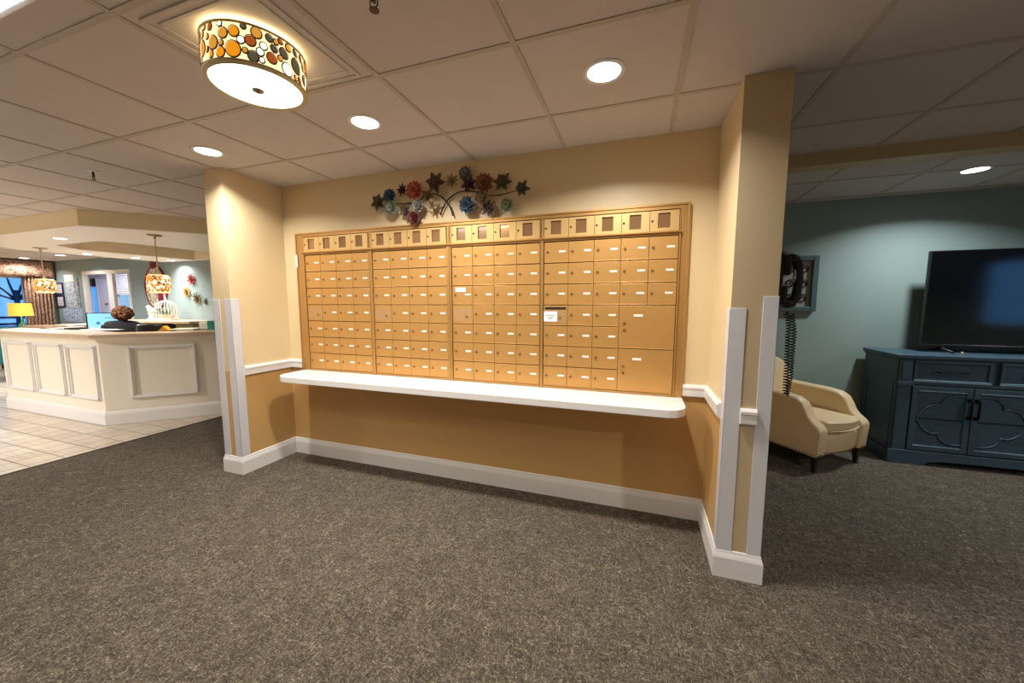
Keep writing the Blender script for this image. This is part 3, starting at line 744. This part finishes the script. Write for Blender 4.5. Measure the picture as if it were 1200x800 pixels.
for k in range(3):
    x=.105+k*(dw+.05)
    b=nb(); box(b,x,-.012,.735,x+dw,0,.92); 
    e=.022; 
    box(b,x,-.024,.735,x+dw,-.012,.735+e,1); box(b,x,-.024,.92-e,x+dw,-.012,.92); box(b,x,-.024,.735+e,x+e,-.012,.92-e); box(b,x+dw-e,-.024,.735+e,x+dw,-.012,.92-e)
    D_=obj('drawer',b,[m_blue,m_bluef],t,bevel=.003)
    b=nb(); xc=x+dw/2; tube(b,[(xc-.09,-.012,.83),(xc-.09,-.04,.83),(xc-.085,-.045,.83),(xc+.085,-.045,.83),(xc+.09,-.04,.83),(xc+.09,-.012,.83)],.005,8); sph(b,(xc-.09,-.042,.83),.009,8,6); sph(b,(xc+.09,-.042,.83),.009,8,6); obj('pull',b,m_iron,D_,smooth=True)
ddw=(CW-.21)/4
for k in range(4):
    x=.105+k*ddw+.003; xe=x+ddw-.006; z0,z1=.135,.70
    b=nb(); box(b,x,-.014,z0,xe,0,z1); e=.04
    for q in ((x,-.024,z0,xe,-.014,z0+e),(x,-.024,z1-e,xe,-.014,z1),(x,-.024,z0+e,x+e,-.014,z1-e),(xe-e,-.024,z0+e,xe,-.014,z1-e)): box(b,*q)
    D_=obj('door',b,m_blue,t,bevel=.003)
    b=nb(); box(b,x+e,-.0275,z1-e-.004,xe-e,-.015,z1-e+.003); obj('worn_edge',b,m_bluef,D_); b=nb(); box(b,x+e,-.0275,z0+e-.003,xe-e,-.015,z0+e+.004); obj('worn_edge',b,m_bluef,D_)
    # half quatrefoil, mirrored about the meeting edge of each pair
    s=1 if k%2==0 else -1; xm=xe-e if k%2==0 else x+e; zc=(z0+z1)/2; wd=xe-x-2*e; hh=(z1-z0)/2-e
    cur=[(0,hh*.86),(.16,hh*.88),(.36,hh*.80),(.48,hh*.62),(.5,hh*.5),(.62,hh*.52),(.80,hh*.40),(.90,hh*.2),(.97,hh*.03)]
    for sg in (1,-1):
        b=nb(); p=smooth_path([(xm-s*u*wd,-.017,zc+sg*w_) for u,w_ in cur],5); tube(b,p,.0065,6); tube(b,[q+Vector((0,.001,sg*.012)) for q in p],.003,6,1)
        obj('quatrefoil_moulding',b,[m_blue,m_blued],D_,smooth=True)
    b=nb(); box(b,min(xm,xm-s*wd),-.018,zc-.006,max(xm,xm-s*wd),-.013,zc+.006); obj('cross_bar',b,m_blued,D_)
    b=nb(); hx=(xe-.02) if k%2==0 else (x+.02)
    tube(b,[(hx,-.024,.60),(hx,-.052,.60),(hx,-.055,.59),(hx,-.055,.46),(hx,-.052,.45),(hx,-.024,.45)],.008,8)
    for zz in (.60,.45): box(b,hx-.014,-.030,zz-.014,hx+.014,-.024,zz+.014)
    obj('handle',b,m_iron,D_,smooth=False)
# television
t=thing('television','large black flat screen television standing on the blue sideboard','television',(6.26,1.86,CHt))
b=nb(); box(b,-.75,-.004,.062,.75,.035,.907); box(b,-.4,.035,.12,.4,.07,.55); obj('tv_body',b,m_black,t,bevel=.004)
b=nb(); box(b,-.742,-.0055,.075,.742,-.004,.899); obj('screen',b,m_screen,t)
b=nb(); box(b,-.75,-.008,.058,.75,-.002,.072); obj('lower_bezel',b,mat('grey_bezel',(60,60,64),.25,.7),t,bevel=.002)
for s in (-1,1):
    b=nb(); tube(b,[(s*.6,.01,.07),(s*.6,-.02,.03),(s*.6,-.13,.012)],.009,8); tube(b,[(s*.6,.02,.07),(s*.6,.05,.03),(s*.6,.14,.012)],.009,8); obj('foot',b,m_black,t,smooth=True)
b=nb(); sph(b,(-.56,-.16,.012),.014,10,8); box(b,-.6,-.18,.0,-.52,-.14,.008); tag(obj('remote_dongle',b,m_silver,None,loc=(6.26,1.86,CHt+.001)),'tiny silver gadget lying on the sideboard in front of the television','gadget')
# ------------------------------------------------------------------ reception desk
DP=[(-1.95,1.75),(-1.95,.66),(-2.745,-.145),(-5.0,-.145),(-6.0,.85),(-6.0,1.8)]   # inside is to the right
t=thing('reception_desk','large cream panelled reception desk with angled corners and pale countertop','reception desk',(0,0,0))
b=nb(); strip(b,DP,0,-.10,0,1.02)
obj('desk_body',b,m_desk,t)
b=nb(); run(b,DP,[(0,0),(.02,0),(.02,.12),(.014,.14),(.006,.155),(0,.16)]); obj('base_moulding',b,m_white,t)
b=nb(); strip(b,DP,.09,-.28,1.02,1.06); obj('countertop',b,m_top,t,bevel=.006)
b=nb(); run(b,DP,[(0,.96),(.012,.965),(.03,1.0),(.05,1.019),(0,1.019)]); obj('crown_moulding',b,m_desk,t)
b=nb(); strip(b,DP[1:-1],-.11,-.60,.72,.75); obj('work_surface',b,m_top,t)
def panel(P,Q,z0,z1):
    """raised picture frame moulding between plan points P and Q"""
    P=Vector(P);Q=Vector(Q); d=(Q-P); L_=d.length; a=math.atan2(d.y,d.x); T=Matrix.Translation((P.x,P.y,0))@Matrix.Rotation(a,4,'Z')
    b=nb(); e=.045
    for (x0,za,x1,zb) in ((0,z0,L_,z0+e),(0,z1-e,L_,z1),(0,z0+e,e,z1-e),(L_-e,z0+e,L_,z1-e)):
        box(b,x0,-.016,za,x1,-.0005,zb,0,T); 
    for (x0,za,x1,zb) in ((.008,z0+.008,L_-.008,z0+e-.016),(.008,z1-e+.016,L_-.008,z1-.008),(.008,z0+.01,e-.016,z1-.01),(L_-e+.016,z0+.01,L_-.008,z1-.01)):
        box(b,x0,-.026,za,x1,-.016,zb,0,T)
    obj('panel_moulding',b,m_white,t,bevel=.003)
for (xa,xb) in ((-4.9,-4.23),(-4.15,-3.50),(-3.41,-2.80)): panel((xa,-.145),(xb,-.145),.28,.925)
def onseg(u,v):
    P=Vector((-2.745,-.145,0)); n=Vector((1,-1,0)).normalized(); d=ray(u,v); C=Vector((CX,CY,CZ)); s=(P-C).dot(n)/d.dot(n); return C+d*s
p1=onseg(152,436);p2=onseg(232,433); panel((p1.x,p1.y),(p2.x,p2.y),onseg(156,466.8).z,onseg(152,405).z)
panel((-5.92,.76),(-5.1,-.06),.28,.925)
ZC=1.06
# ---- things on the desk
def slab(name,label,cat,u,v,w,d,h,m,rz=0,z=ZC,group=None,bev=0):
    p=at(u,v,'z',z); b=nb(); box(b,-w/2,-d/2,0,w/2,d/2,h); o=obj(name,b,m,None,loc=(p.x,p.y,z+.0005),bevel=bev); o.rotation_euler=(0,0,rz); return tag(o,label,cat,group)
slab('paper_sheet','white paper sheet lying on the front counter left of the black pens','paper',77,384.3,.3,.21,.002,m_paper,.4)
slab('paper_pile','pile of white papers on the counter in front of the lit monitor','paper',118,386.5,.5,.22,.006,m_paper,.05)
slab('paper_pad','white paper pad on the counter near the teal box','paper',218,385.2,.26,.3,.006,m_paper,.7)
slab('tissue_box','white box beside the teal box at the right end of the counter','box',244,385.5,.16,.10,.10,m_paper,.7,bev=.008)
slab('card_box','teal box against the pier at the right end of the counter','box',250.5,386,.10,.12,.12,m_tealbox,.75,bev=.004)
p=at(194,387,'z',ZC); t2=thing('orange_card_holder','small orange tent card on the counter beside the black chair','card',(p.x,p.y,ZC),.75)
b=nb(); prism(b,[(-.05,0),(0,.06),(.05,0)],-.06,.06,0,'y'); obj('folded_card',b,m_orange,t2)
p=at(89,385.5,'z',ZC); t2=thing('black_pen_tray','black tray of pens on the counter left of the monitor','tray',(p.x,p.y,ZC),.3)
b=nb(); box(b,-.11,-.05,0,.11,.05,.02); obj('tray',b,m_black,t2,bevel=.004)
b=nb(); 
for k in range(4): tube(b,[(-.08,-.03+.02*k,.026),(.09,-.02+.015*k,.03)],.005,6)
obj('pens',b,m_paper,t2)
p=at(53,383.5,'z',ZC); t2=thing('woven_tray','low tan woven tray on the left of the front counter','tray',(p.x,p.y,ZC),.1)
b=nb(); box(b,-.24,-.12,0,.24,.12,.012); 
for k in range(12): box(b,-.24+.04*k,-.12,.012,-.225+.04*k,.12,.03)
obj('tray_weave',b,mat('woven_tan',(176,150,124),.8,var=.3),t2)
# monitor
c=at(121,377,'y',1.1); t2=thing('computer_monitor','navy-edged computer monitor with a lit pale blue screen behind the desk','monitor',(c.x,c.y,.752),math.atan2(CY-c.y,CX-c.x)+PI/2+.12)
mw,mh=.19,.155; zc=c.z-.75
b=nb(); box(b,-mw,-.012,zc-mh,mw,.012,zc+mh); obj('bezel',b,m_navy,t2,bevel=.005)
b=nb(); box(b,-mw+.015,-.0145,zc-mh+.015,mw-.015,-.012,zc+mh-.015); sn=obj('screen',b,m_monitor,t2)
b=nb(); sph(b,(-.06,-.0155,zc-.02),.026,10,6,0,(1,.05,1)); box(b,.02,-.0158,zc+.06,.15,-.0146,zc+.07); sph(b,(.06,-.0155,zc-.08),.016,10,6,0,(1,.05,1)); obj('screen_mark',b,m_bluewin,sn)
b=nb(); box(b,-.02,.0,.0,.02,.03,zc); box(b,-.12,-.08,0,.12,.08,.012); obj('stand',b,m_navy,t2,bevel=.003)
# back counter
bx0=at(150,375,'y',2.1).x; bx1=at(221.5,378,'y',1.95).x
t2=thing('back_counter','khaki back counter with pale top along the teal wall behind the desk','counter',(0,0,0))
b=nb(); box(b,bx0,2.02,0,bx1-.03,2.48,1.03); obj('counter_body',b,m_back,t2)
b=nb(); box(b,bx0-.02,1.95,1.03,bx1,2.5,1.075); obj('counter_top',b,m_top,t2,bevel=.005)
BZ=1.0755
# bird figurine
p=at(178,375,'y',2.15); s=1.0
t2=thing('bird_figurine','white ceramic bird perched on a pedestal beside the wire cage','figurine',(p.x,2.15,BZ))
b=nb(); lathe(b,[(.075,0),(.075,.02),(.05,.04),(.035,.08),(.05,.12),(.055,.14),(.02,.15)],20,0,None,True); obj('pedestal',b,m_ceramic,t2,smooth=True)
b=nb(); sph(b,(0,0,.2),.065,14,10,0,(1.5,.8,.85)); sph(b,(-.075,0,.255),.038,12,8); sph(b,(.12,0,.185),.03,10,6,0,(2.2,.6,.4)); tube(b,[(-.105,0,.255),(-.135,0,.25)],.008,6,rr=[.01,.002]); obj('bird_body',b,m_ceramic,t2,smooth=True)
# bird cage
p=at(196,375,'y',2.2)
t2=thing('bird_cage','white domed wire bird cage with greenery inside on the back counter','bird cage',(p.x,2.2,BZ))
R_=.165
b=nb(); lathe(b,[(R_+.01,0),(R_+.01,.035),(R_,.04),(.001,.04)],28,0,None); lathe(b,[(.1,.04),(.12,.11),(.0,.11)],20,1); obj('base_tray',b,[m_cagem,m_terr],t2)
b=nb()
for k in range(20):
    a=2*PI*k/20; cs,sn_=math.cos(a),math.sin(a)
    tube(b,[(R_*cs,R_*sn_,.03),(R_*cs,R_*sn_,.24)]+[(R_*math.cos(q)*cs,R_*math.cos(q)*sn_,.24+.15*math.sin(q)) for q in (.3,.6,.9,1.2,1.5)],.004,5)
for z in (.1,.24): lathe(b,[(R_-.004,z-.004),(R_+.004,z-.004),(R_+.004,z+.004),(R_-.004,z+.004)],28)
obj('cage_bars',b,m_cagem,t2)
b=nb(); lathe(b,[(.03,.385),(.012,.40),(.018,.43),(.002,.47)],12); obj('finial',b,m_cagem,t2,smooth=True)
rnd=random.Random(2); b=nb()
for k in range(60):
    a=rnd.random()*6.28; T=Matrix.Translation((rnd.uniform(-.09,.09),rnd.uniform(-.09,.09),.11+rnd.uniform(0,.06)))@Matrix.Rotation(a,4,'Z')@Matrix.Rotation(rnd.uniform(-.5,1),4,'X'); petal(b,T,.05,.012,0,0,0)
obj('greenery',b,m_green,t2)
# oval red-rimmed wall platter
c=at(184,337,'y',YB); t2=thing('oval_wall_platter','tall oval speckled panel with red rim and red ribbon on the teal wall','wall decor',(c.x,YB,c.z))
b=nb(); T=Matrix.Rotation(PI/2,4,'X')@Matrix.Diagonal((.37,.47,1,1)); lathe(b,[(.93,.02),(.95,.04),(.98,.03),(1.0,.001),(.93,.001)],40,0,T); obj('red_rim',b,m_redlac,t2,smooth=True)
b=nb(); lathe(b,[(.001,.02),(.932,.02)],40,0,T); lathe(b,[(.932,.02),(.932,.002)],40,0,T); obj('speckled_face',b,m_speck,t2)
b=nb(); box(b,.12,-.06,-.34,.24,-.03,-.05); obj('red_ribbon',b,m_redlac,t2)
b=nb(); sph(b,(0,-.04,.47),.08,12,8,0,(1.2,.4,1)); 
tube(b,[(.09*math.cos(a),-.03,.56+.07*math.sin(a)) for a in [i*.5 for i in range(13)]],.01,6); obj('red_bow',b,m_redlac,t2)
# three little metal flowers
for (u,v,r,c,l) in ((224,327,5.5,(186,72,58),'red metal flower, topmost of three on the teal lobby wall'),(219,342,5.5,(206,158,84),'golden metal flower, lower left of three on the teal lobby wall'),(231,350,5.5,(120,104,62),'olive brown metal flower, lowest of three on the teal lobby wall')):
    p=at(u,v,'y',YB-.02); w_=(at(u+r,v,'y',YB)-at(u,v,'y',YB)).length
    t2=thing('metal_flower',l,'wall decor',(p.x,YB-.02,p.z),0,'small metal flowers on the lobby wall')
    rn=random.Random(int(u)); m1=mat('wall_flower_%d'%u,c,.45,.3,var=.3); m2=mat('wall_flower_core_%d'%u,tuple(int(x*.6) for x in c),.45,.3)
    obj('petals',flower_mesh('star',.14,rn),[m1,m2],t2)
    b=nb(); cyl(b,(0,.019,0),.008,.02,8,0,'y'); obj('wall_pin',b,m_blackm,t2)
p=at(241.5,353,'y',YB); b=nb(); box(b,-.03,-.03,-.06,.03,-.0005,.06); box(b,-.012,-.045,-.03,.02,-.03,.02); tag(obj('wall_thermostat',b,mat('grey_plastic',(120,120,116),.5),None,loc=(p.x,YB,p.z),bevel=.004),'small grey control box on the teal wall beside the left pier','thermostat')
# papers and frames on the wall left of the door
def wallflat(name,u0,v0,u1,v1,m,label,cat,y=YB,d=.008,frame=None,group=None):
    a=at(u0,v0,'y',y); c=at(u1,v1,'y',y); cx_,cz_=(a.x+c.x)/2,(a.z+c.z)/2; w_,h_=abs(c.x-a.x)/2,abs(c.z-a.z)/2
    t2=thing(name,label,cat,(cx_,y,cz_),0,group)
    if frame:
        e=.025; b=nb(); box(b,-w_,-.025,-h_,-w_+e,-.0005,h_); box(b,w_-e,-.025,-h_,w_,-.0005,h_); box(b,-w_+e,-.025,h_-e,w_-e,-.0005,h_); box(b,-w_+e,-.025,-h_,w_-e,-.0005,-h_+e); obj('frame',b,frame,t2)
        b=nb(); box(b,-w_+e,-.012,-h_+e,w_-e,-.0005,h_-e); obj('print',b,m,t2)
    else:
        b=nb(); box(b,-w_,-d,-h_,w_,-.0005,h_); obj('sheet',b,m,t2)
wallflat('notice_sheet',75,322,87,330,m_paper,'plain white notice at the top of the lobby wall display','notice')
wallflat('framed_notice',65,331.5,75.5,344.5,mat('mauve_print',(196,190,196),.6),'upper of two small dark-framed notices left of the white door frame','framed notice',frame=m_navy)
wallflat('framed_notice',67,346,77.5,359.5,mat('mauve_print_b',(198,194,200),.6),'lower of two small dark-framed notices left of the white door frame','framed notice',frame=m_navy)
wallflat('notice_poster',76.5,330,88.5,344.5,m_maps,'upper speckled poster beside the dark-framed notices','poster')
wallflat('notice_poster',78.5,345.5,92,360.5,m_maps,'lower speckled poster with dark lower edge beside the framed notices','poster',frame=None)
wallflat('photo_collage',89.5,326,95.5,360,m_map2,'narrow dark photo collage just left of the white door frame','poster',d=.02)
wallflat('blue_poster',74,361,98,377,m_blueprint,'wide bluish printed poster lowest on the lobby wall display','poster')
# inner office: black box with blue light strip
c=at(109.5,331,'y',OY-.01); t2=thing('office_wall_sign','black box with a glowing blue strip below it, seen through the doorway','sign',(c.x,OY,c.z))
b=nb(); box(b,-.11,-.08,-.11,.11,-.0005,.11); obj('black_box',b,m_black,t2)
b=nb(); box(b,-.05,-.05,-1.3,.06,-.0005,-.13); obj('blue_strip',b,mat('blue_lit_strip',(60,140,210),.4,emit=(70,150,225),es=.9),t2)
# table lamp, table and window furniture on the left
c=at(24,362.5,'y',1.6); lx=c.x
t2=thing('table_lamp','table lamp with glowing yellow drum shade in front of the left window','lamp',(lx,1.6,.62))
zb=zat(lx,1.6,370)-.62; zt=zat(lx,1.6,355.2)-.62
b=nb(); lathe(b,[(.175,zb),(.16,zt)],36); obj('lamp_shade',b,m_lampsh,t2,smooth=True)
b=nb(); lathe(b,[(.09,0),(.09,.02),(.04,.05),(.09,.16),(.1,.25),(.03,.36),(.012,.4),(.012,zt-.02)],20,0,None,True); obj('lamp_base',b,m_tealf,t2,smooth=True)
pl=bpy.data.lights.new('table_lamp_bulb','POINT'); pl.energy=9; pl.color=(1,.75,.4); pl.shadow_soft_size=.05; po=bpy.data.objects.new('table_lamp_bulb',pl); COL.objects.link(po); po.location=(lx,1.6,.62+(zb+zt)/2)
t2=thing('side_table','dark side table holding the yellow-shaded lamp','table',(lx,1.6,0))
b=nb(); box(b,-.3,-.3,.58,.3,.3,.62); obj('tabletop',b,m_legwood,t2,bevel=.004)
for sx in (-1,1):
    for sy in (-1,1): b=nb(); box(b,sx*.26-.02,sy*.26-.02,0,sx*.26+.02,sy*.26+.02,.58); obj('leg',b,m_legwood,t2)
def lounge(name,label,x,y,rz,m,sc_=1):
    t3=thing(name,label,'armchair',(x,y,0),rz)
    b=nb(); box(b,-.35,-.35,.12,.35,.35,.42); obj('seat',b,m,t3,bevel=.04,seg=3)
    b=nb(); box(b,-.35,.25,.3,.35,.42,.95); obj('backrest',b,m,t3,bevel=.05,seg=3)
    for s_ in (-1,1): b=nb(); box(b,s_*.38-.07,-.35,.12,s_*.38+.07,.38,.62); obj('arm',b,m,t3,bevel=.04,seg=3)
    for sx in (-1,1):
        for sy in (-1,1): b=nb(); cyl(b,(sx*.3,sy*.3,0),.02,.12,8); obj('leg',b,m_legwood,t3)
    return t3
c=at(24,380,'y',1.0); lounge('armchair','teal armchair by the left window, behind the reception desk',c.x,1.15,PI*.9,m_tealf)
c=at(-6,455,'z',0); lounge('armchair','navy armchair cut off by the left edge of the picture',-6.35,-1.28,-.6,m_navyf)
# curtain and valance
cy0=2.02; t2=thing('patterned_curtain','brown paisley curtain panel hanging right of the left window','curtain',(XL,0,0))
b=nb(); n=60; rows=[]
for j,z in enumerate((.35,.8,1.4,2.0,2.4)):
    rows.append([b.verts.new((.10+.035*1.5*math.sin(k*.82)*(1 if z<2.2 else .6),cy0-.02*(2.4-z)+.46*k/n,z)) for k in range(n+1)])
for j in range(4):
    for k in range(n): b.faces.new((rows[j][k],rows[j][k+1],rows[j+1][k+1],rows[j+1][k]))
o=obj('curtain_panel',b,m_curt,t2,smooth=True); sm=o.modifiers.new('thick','SOLIDIFY'); sm.thickness=.006
t2=thing('valance','brown paisley valance across the top of the left window','curtain',(XL,0,0))
b=nb(); n=60; top=[];bot=[];mid=[]
for k in range(n+1):
    y=-.3+2.78*k/n; zl=1.99+.06*abs(math.sin(y*2.2)); top.append(b.verts.new((.17,y,2.42))); mid.append(b.verts.new((.19+.015*math.sin(k*1.3),y,2.2))); bot.append(b.verts.new((.20+.02*math.sin(k*1.3),y,zl)))
for k in range(n): b.faces.new((top[k],top[k+1],mid[k+1],mid[k])); b.faces.new((mid[k],mid[k+1],bot[k+1],bot[k]))
o=obj('valance_cloth',b,m_curt,t2,smooth=True); sm=o.modifiers.new('thick','SOLIDIFY'); sm.thickness=.008
b=nb(); box(b,.0,-.3,2.415,.18,2.48,2.435); obj('valance_board',b,m_legwood,t2)
# outdoors beyond the left window
b=nb(); box(b,-40,-15,-.3,XL-.2,20,-.2); o=obj('outdoor_ground',b,m_ground,kind='structure')
t2=thing('bare_tree','bare dark tree seen through the left window','tree',(-14.5,3.1,-.2))
b=nb(); tube(b,[(0,0,0),(.02,0,1.2),(0,.0,2.0)],.08,10,rr=[.1,.07,.05])
for (dy,dz) in ((.5,.5),(-.5,.45),(.25,.8),(-.2,.8),(.8,.2),(-.8,.1)): tube(b,[(0,0,1.7),(0,dy*.5,1.85+dz*.4),(.1,dy,1.8+dz)],.03,6,rr=[.035,.025,.01])
obj('trunk',b,m_stone,t2,smooth=True)
t2=thing('garden_fence','dark slatted fence outside the left window','fence',(-15,0,-.2))
for k in range(5):
    b=nb(); box(b,-.02,-2,.35+.2*k,.02,6,.42+.2*k); obj('rail',b,m_stone,t2)
for y in (-2,0,2,4,6): b=nb(); box(b,-.05,y-.05,0,.05,y+.05,1.3); obj('post',b,m_stone,t2)
# ------------------------------------------------------------------ pendants
def pendant(u,v,x,y,label,vt,vb):
    t2=thing('pendant_lamp',label,'pendant lamp',(x,y,Z1),0,'mosaic pendant lamps over the reception desk')
    zt=zat(x,y,vt)-Z1; zb=zat(x,y,vb)-Z1; h=zt-zb; R=.112
    b=nb(); lathe(b,[(.075,0),(.07,-.012),(.015,-.02),(.012,-.05)],24,close=True); obj('canopy',b,m_nickel,t2,smooth=True)
    b=nb(); tube(b,[(0,0,-.03),(0,0,zt+.01)],.007,8); lathe(b,[(.012,zt+.05),(.02,zt+.01),(.025,zt-.01)],14); obj('rod',b,mat('ivory_rod',(214,204,180),.4),t2,smooth=True)
    b=nb(); prof=[(R*.80,zb),(R*.97,zb+h*.15),(R,zb+h*.4),(R,zb+h*.6),(R*.97,zb+h*.85),(R*.82,zt),(.02,zt+.004)]; lathe(b,prof,36,0)
    mosaic(b,R+.0,zb+.01,zt-.01,[.017]*26+[.012]*70+[.008]*160,int(x*-10),3,[0,0,1,1,1,2,4,4,3],tries=600)
    obj('glass_shade',b,[m_milkyp,m_milkyp,m_leadp,m_amber,m_honey,m_russet,m_smoke,m_clear],t2,smooth=True)
    l=bpy.data.lights.new('pendant_bulb','AREA'); l.shape='DISK'; l.size=.12; l.energy=4; l.color=(1,.85,.6); o=bpy.data.objects.new('pendant_bulb',l); COL.objects.link(o); o.location=(x,y,Z1+zb-.005)
m_leadp=mat('bright_lead_came',(190,140,70),.5,.3,emit=(160,110,50),es=.3)
m_milkyp=mat('bright_milky_glass',(250,235,200),.4,emit=(255,225,165),es=1.1)
pendant(47,290,-5.71,.563,'left mosaic pendant lamp, hanging in front of the patterned curtain',327,343)
pendant(181,275,-2.715,.46,'right mosaic pendant lamp, hanging in front of the red oval platter',322,343)
# ------------------------------------------------------------------ person at the desk and office chair
px_,py_=-4.45,.90
hz=at(145,370,'y',py_); px_=hz.x
t2=thing('person','person with short curly brown hair in a black shirt, seated facing the monitor','person',(px_,py_,0),PI-.12)
# local +x is where the person faces
def skin_obj(name,verts,edges,m,parent,root=0,sub=2):
    me=bpy.data.meshes.new(name); me.from_pydata([v[:3] for v in verts],edges,[]); o=bpy.data.objects.new(name,me); COL.objects.link(o); o.parent=parent
    me.materials.append(m)
    md=o.modifiers.new('skin','SKIN'); 
    for i,v in enumerate(verts):
        s=me.skin_vertices[0].data[i]; r=v[3]; s.radius=r if isinstance(r,tuple) else (r,r); s.use_root=(i==root)
    md.use_smooth_shade=True
    s=o.modifiers.new('sub','SUBSURF'); s.levels=sub; s.render_levels=sub
    return o
seat=.50; nk=hz.z-.115
V=[(0,0,seat+.08,(.15,.12)),(.0,0,seat+.25,(.14,.10)),(.02,0,nk-.17,(.16,.11)),(.02,0,nk-.05,(.13,.09)),(.03,0,nk+.0,.055),(.04,0,nk+.06,.052),   #0-5
 (.05,0,hz.z-.05,(.068,.075)),(.05,0,hz.z+.02,(.085,.078)),(.04,0,hz.z+.07,(.07,.06)),     #6-8 head
 (.03,.17,nk-.075,.06),(.18,.29,nk-.13,.046),(.40,.24,nk-.09,.034),(.49,.20,nk-.09,.026),   #9-12 left arm
 (.03,-.17,nk-.075,.06),(.14,-.25,nk-.28,.043),(.36,-.18,.80,.032),(.45,-.15,.79,.024),   #13-16
 (.05,.10,seat+.03,.09),(.42,.11,seat+.05,.07),(.44,.11,.12,.045),(.54,.11,.05,.035),(.05,-.10,seat+.03,.09),(.42,-.11,seat+.05,.07),(.44,-.11,.12,.045),(.54,-.11,.05,.035)]
E_=[(0,1),(1,2),(2,3),(3,4),(4,5),(5,6),(6,7),(7,8),(3,9),(9,10),(10,11),(11,12),(3,13),(13,14),(14,15),(15,16),(0,17),(17,18),(18,19),(19,20),(0,21),(21,22),(22,23),(23,24)]
# hands: five short chains at each wrist
for w,sy in ((12,1),(16,-1)):
    bx_,by_,bz_=V[w][:3]; i0=len(V); V.append((bx_+.06,by_,bz_-.002,(.034,.016))); E_.append((w,i0))
    for f,(dy,L_) in enumerate(((-.028,.07),(-.01,.08),(.01,.075),(.027,.06))):
        V.append((bx_+.06+L_*.55,by_+dy*1.1,bz_+.004,.0085)); V.append((bx_+.06+L_,by_+dy*1.2,bz_-.018,.0075)); E_+= [(i0,len(V)-2),(len(V)-2,len(V)-1)]
    V.append((bx_+.05,by_-sy*.045,bz_-.01,.0095)); V.append((bx_+.085,by_-sy*.055,bz_-.02,.008)); E_+=[(i0,len(V)-2),(len(V)-2,len(V)-1)]
skin_obj('body',V,E_,m_skin,t2)
# face details
b=nb(); hx=.05; 
sph(b,(hx+.088,0,hz.z-.01),.014,8,6,0,(1,.7,1.5))
for s_ in (-1,1): sph(b,(hx-.005,s_*.080,hz.z-.01),.022,8,6,0,(.6,.3,1.2)); sph(b,(hx+.076,s_*.03,hz.z+.012),.010,8,6,1)
box(b,hx+.076,-.022,hz.z-.05,hx+.083,.022,hz.z-.043,2); obj('face_features',b,[m_skin,m_black,m_redlac],t2,smooth=True)
b=nb(); rnd=random.Random(4)
sph(b,(hx-.018,0,hz.z+.03),.108,18,12,0,(1,1,1.0))
for k in range(230):
    th=rnd.uniform(0,2*PI); ph=rnd.uniform(-.75,PI/2); d=Vector((math.cos(th)*math.cos(ph),math.sin(th)*math.cos(ph),math.sin(ph)))
    if (d.x>.45 and d.z<.5) or (d.z<-.3 and d.x>-.2): continue
    sph(b,Vector((hx-.02,0,hz.z+.03))+d*.107,rnd.uniform(.016,.028),7,5)
obj('hair',b,m_hair,t2,smooth=True)
SV=[(0,0,seat+.06,(.165,.135)),(.0,0,seat+.25,(.155,.118)),(.02,0,nk-.17,(.21,.15)),(.02,0,nk-.04,(.19,.14)),(.03,0,nk+.04,.095),(.03,.18,nk-.045,.105),(.10,.215,nk-.17,.058),(.03,-.17,nk-.062,.078),(.10,-.22,nk-.19,.062)]
skin_obj('black_shirt',SV,[(0,1),(1,2),(2,3),(3,4),(3,5),(5,6),(3,7),(7,8)],m_shirt,t2)
TV_=[(0,0,seat+.08,(.16,.13)),(.06,.10,seat+.03,.10),(.42,.11,seat+.05,.082),(.44,.11,.14,.06),(.06,-.10,seat+.03,.10),(.42,-.11,seat+.05,.082),(.44,-.11,.14,.06)]
skin_obj('trousers',TV_,[(0,1),(1,2),(2,3),(0,4),(4,5),(5,6)],m_trous,t2)
b=nb()
for s_ in (-1,1): sph(b,(.52,s_*.11,.045),.05,10,6,0,(2.2,.9,.8))
obj('shoes',b,m_black,t2,smooth=True)
oc=at(178,383,'y',.75)
def office_chair(x,y,rz,label,zt):
    t3=thing('office_chair',label,'office chair',(x,y,0),rz,None)
    b=nb(); box(b,-.24,-.24,.40,.24,.24,.46); obj('seat',b,m_blackm,t3,bevel=.03,seg=3)
    b=nb(); n=12; rows=[]
    for j,z in enumerate((.55,.7,.9,zt-.03,zt)):
        rows.append([b.verts.new((-.27+.05*math.cos(PI*(k/n-.5))*-1+.03,(.21 if j<4 else .17)*(2*k/n-1),z)) for k in range(n+1)])
    for j in range(4):
        for k in range(n): b.faces.new((rows[j][k],rows[j][k+1],rows[j+1][k+1],rows[j+1][k]))
    o=obj('backrest',b,m_black,t3,smooth=True); s_=o.modifiers.new('th','SOLIDIFY'); s_.thickness=.04
    b=nb(); tube(b,[(-.27,0,.6),(-.27,0,.43),(-.1,0,.38)],.02,8); obj('back_stem',b,m_black,t3)
    b=nb(); cyl(b,(0,0,.08),.03,.33,12); obj('gas_column',b,m_chrome,t3)
    for k in range(5):
        a=2*PI*k/5; b=nb(); tube(b,[(0,0,.1),(.28*math.cos(a),.28*math.sin(a),.07)],.02,8); sph(b,(.28*math.cos(a),.28*math.sin(a),.03),.03,8,6); obj('caster_leg',b,m_black,t3)
    return t3
office_chair(oc.x,.80,PI-.5,'empty black office chair standing right of the seated person',zat(oc.x,.8,378.5))
office_chair(px_+.10,py_,PI-.12,'black office chair the seated person sits on',.80)
# ------------------------------------------------------------------ world
w=bpy.data.worlds.new('world'); sc.world=w; w.use_nodes=True; bg=w.node_tree.nodes['Background']
bg.inputs[0].default_value=(.15,.42,.9,1); bg.inputs[1].default_value=1.5
sc.view_settings.view_transform='Standard'; sc.view_settings.look='None'; sc.view_settings.gamma=1; sc.view_settings.use_curve_mapping=False
sc.view_settings.exposure=0.0
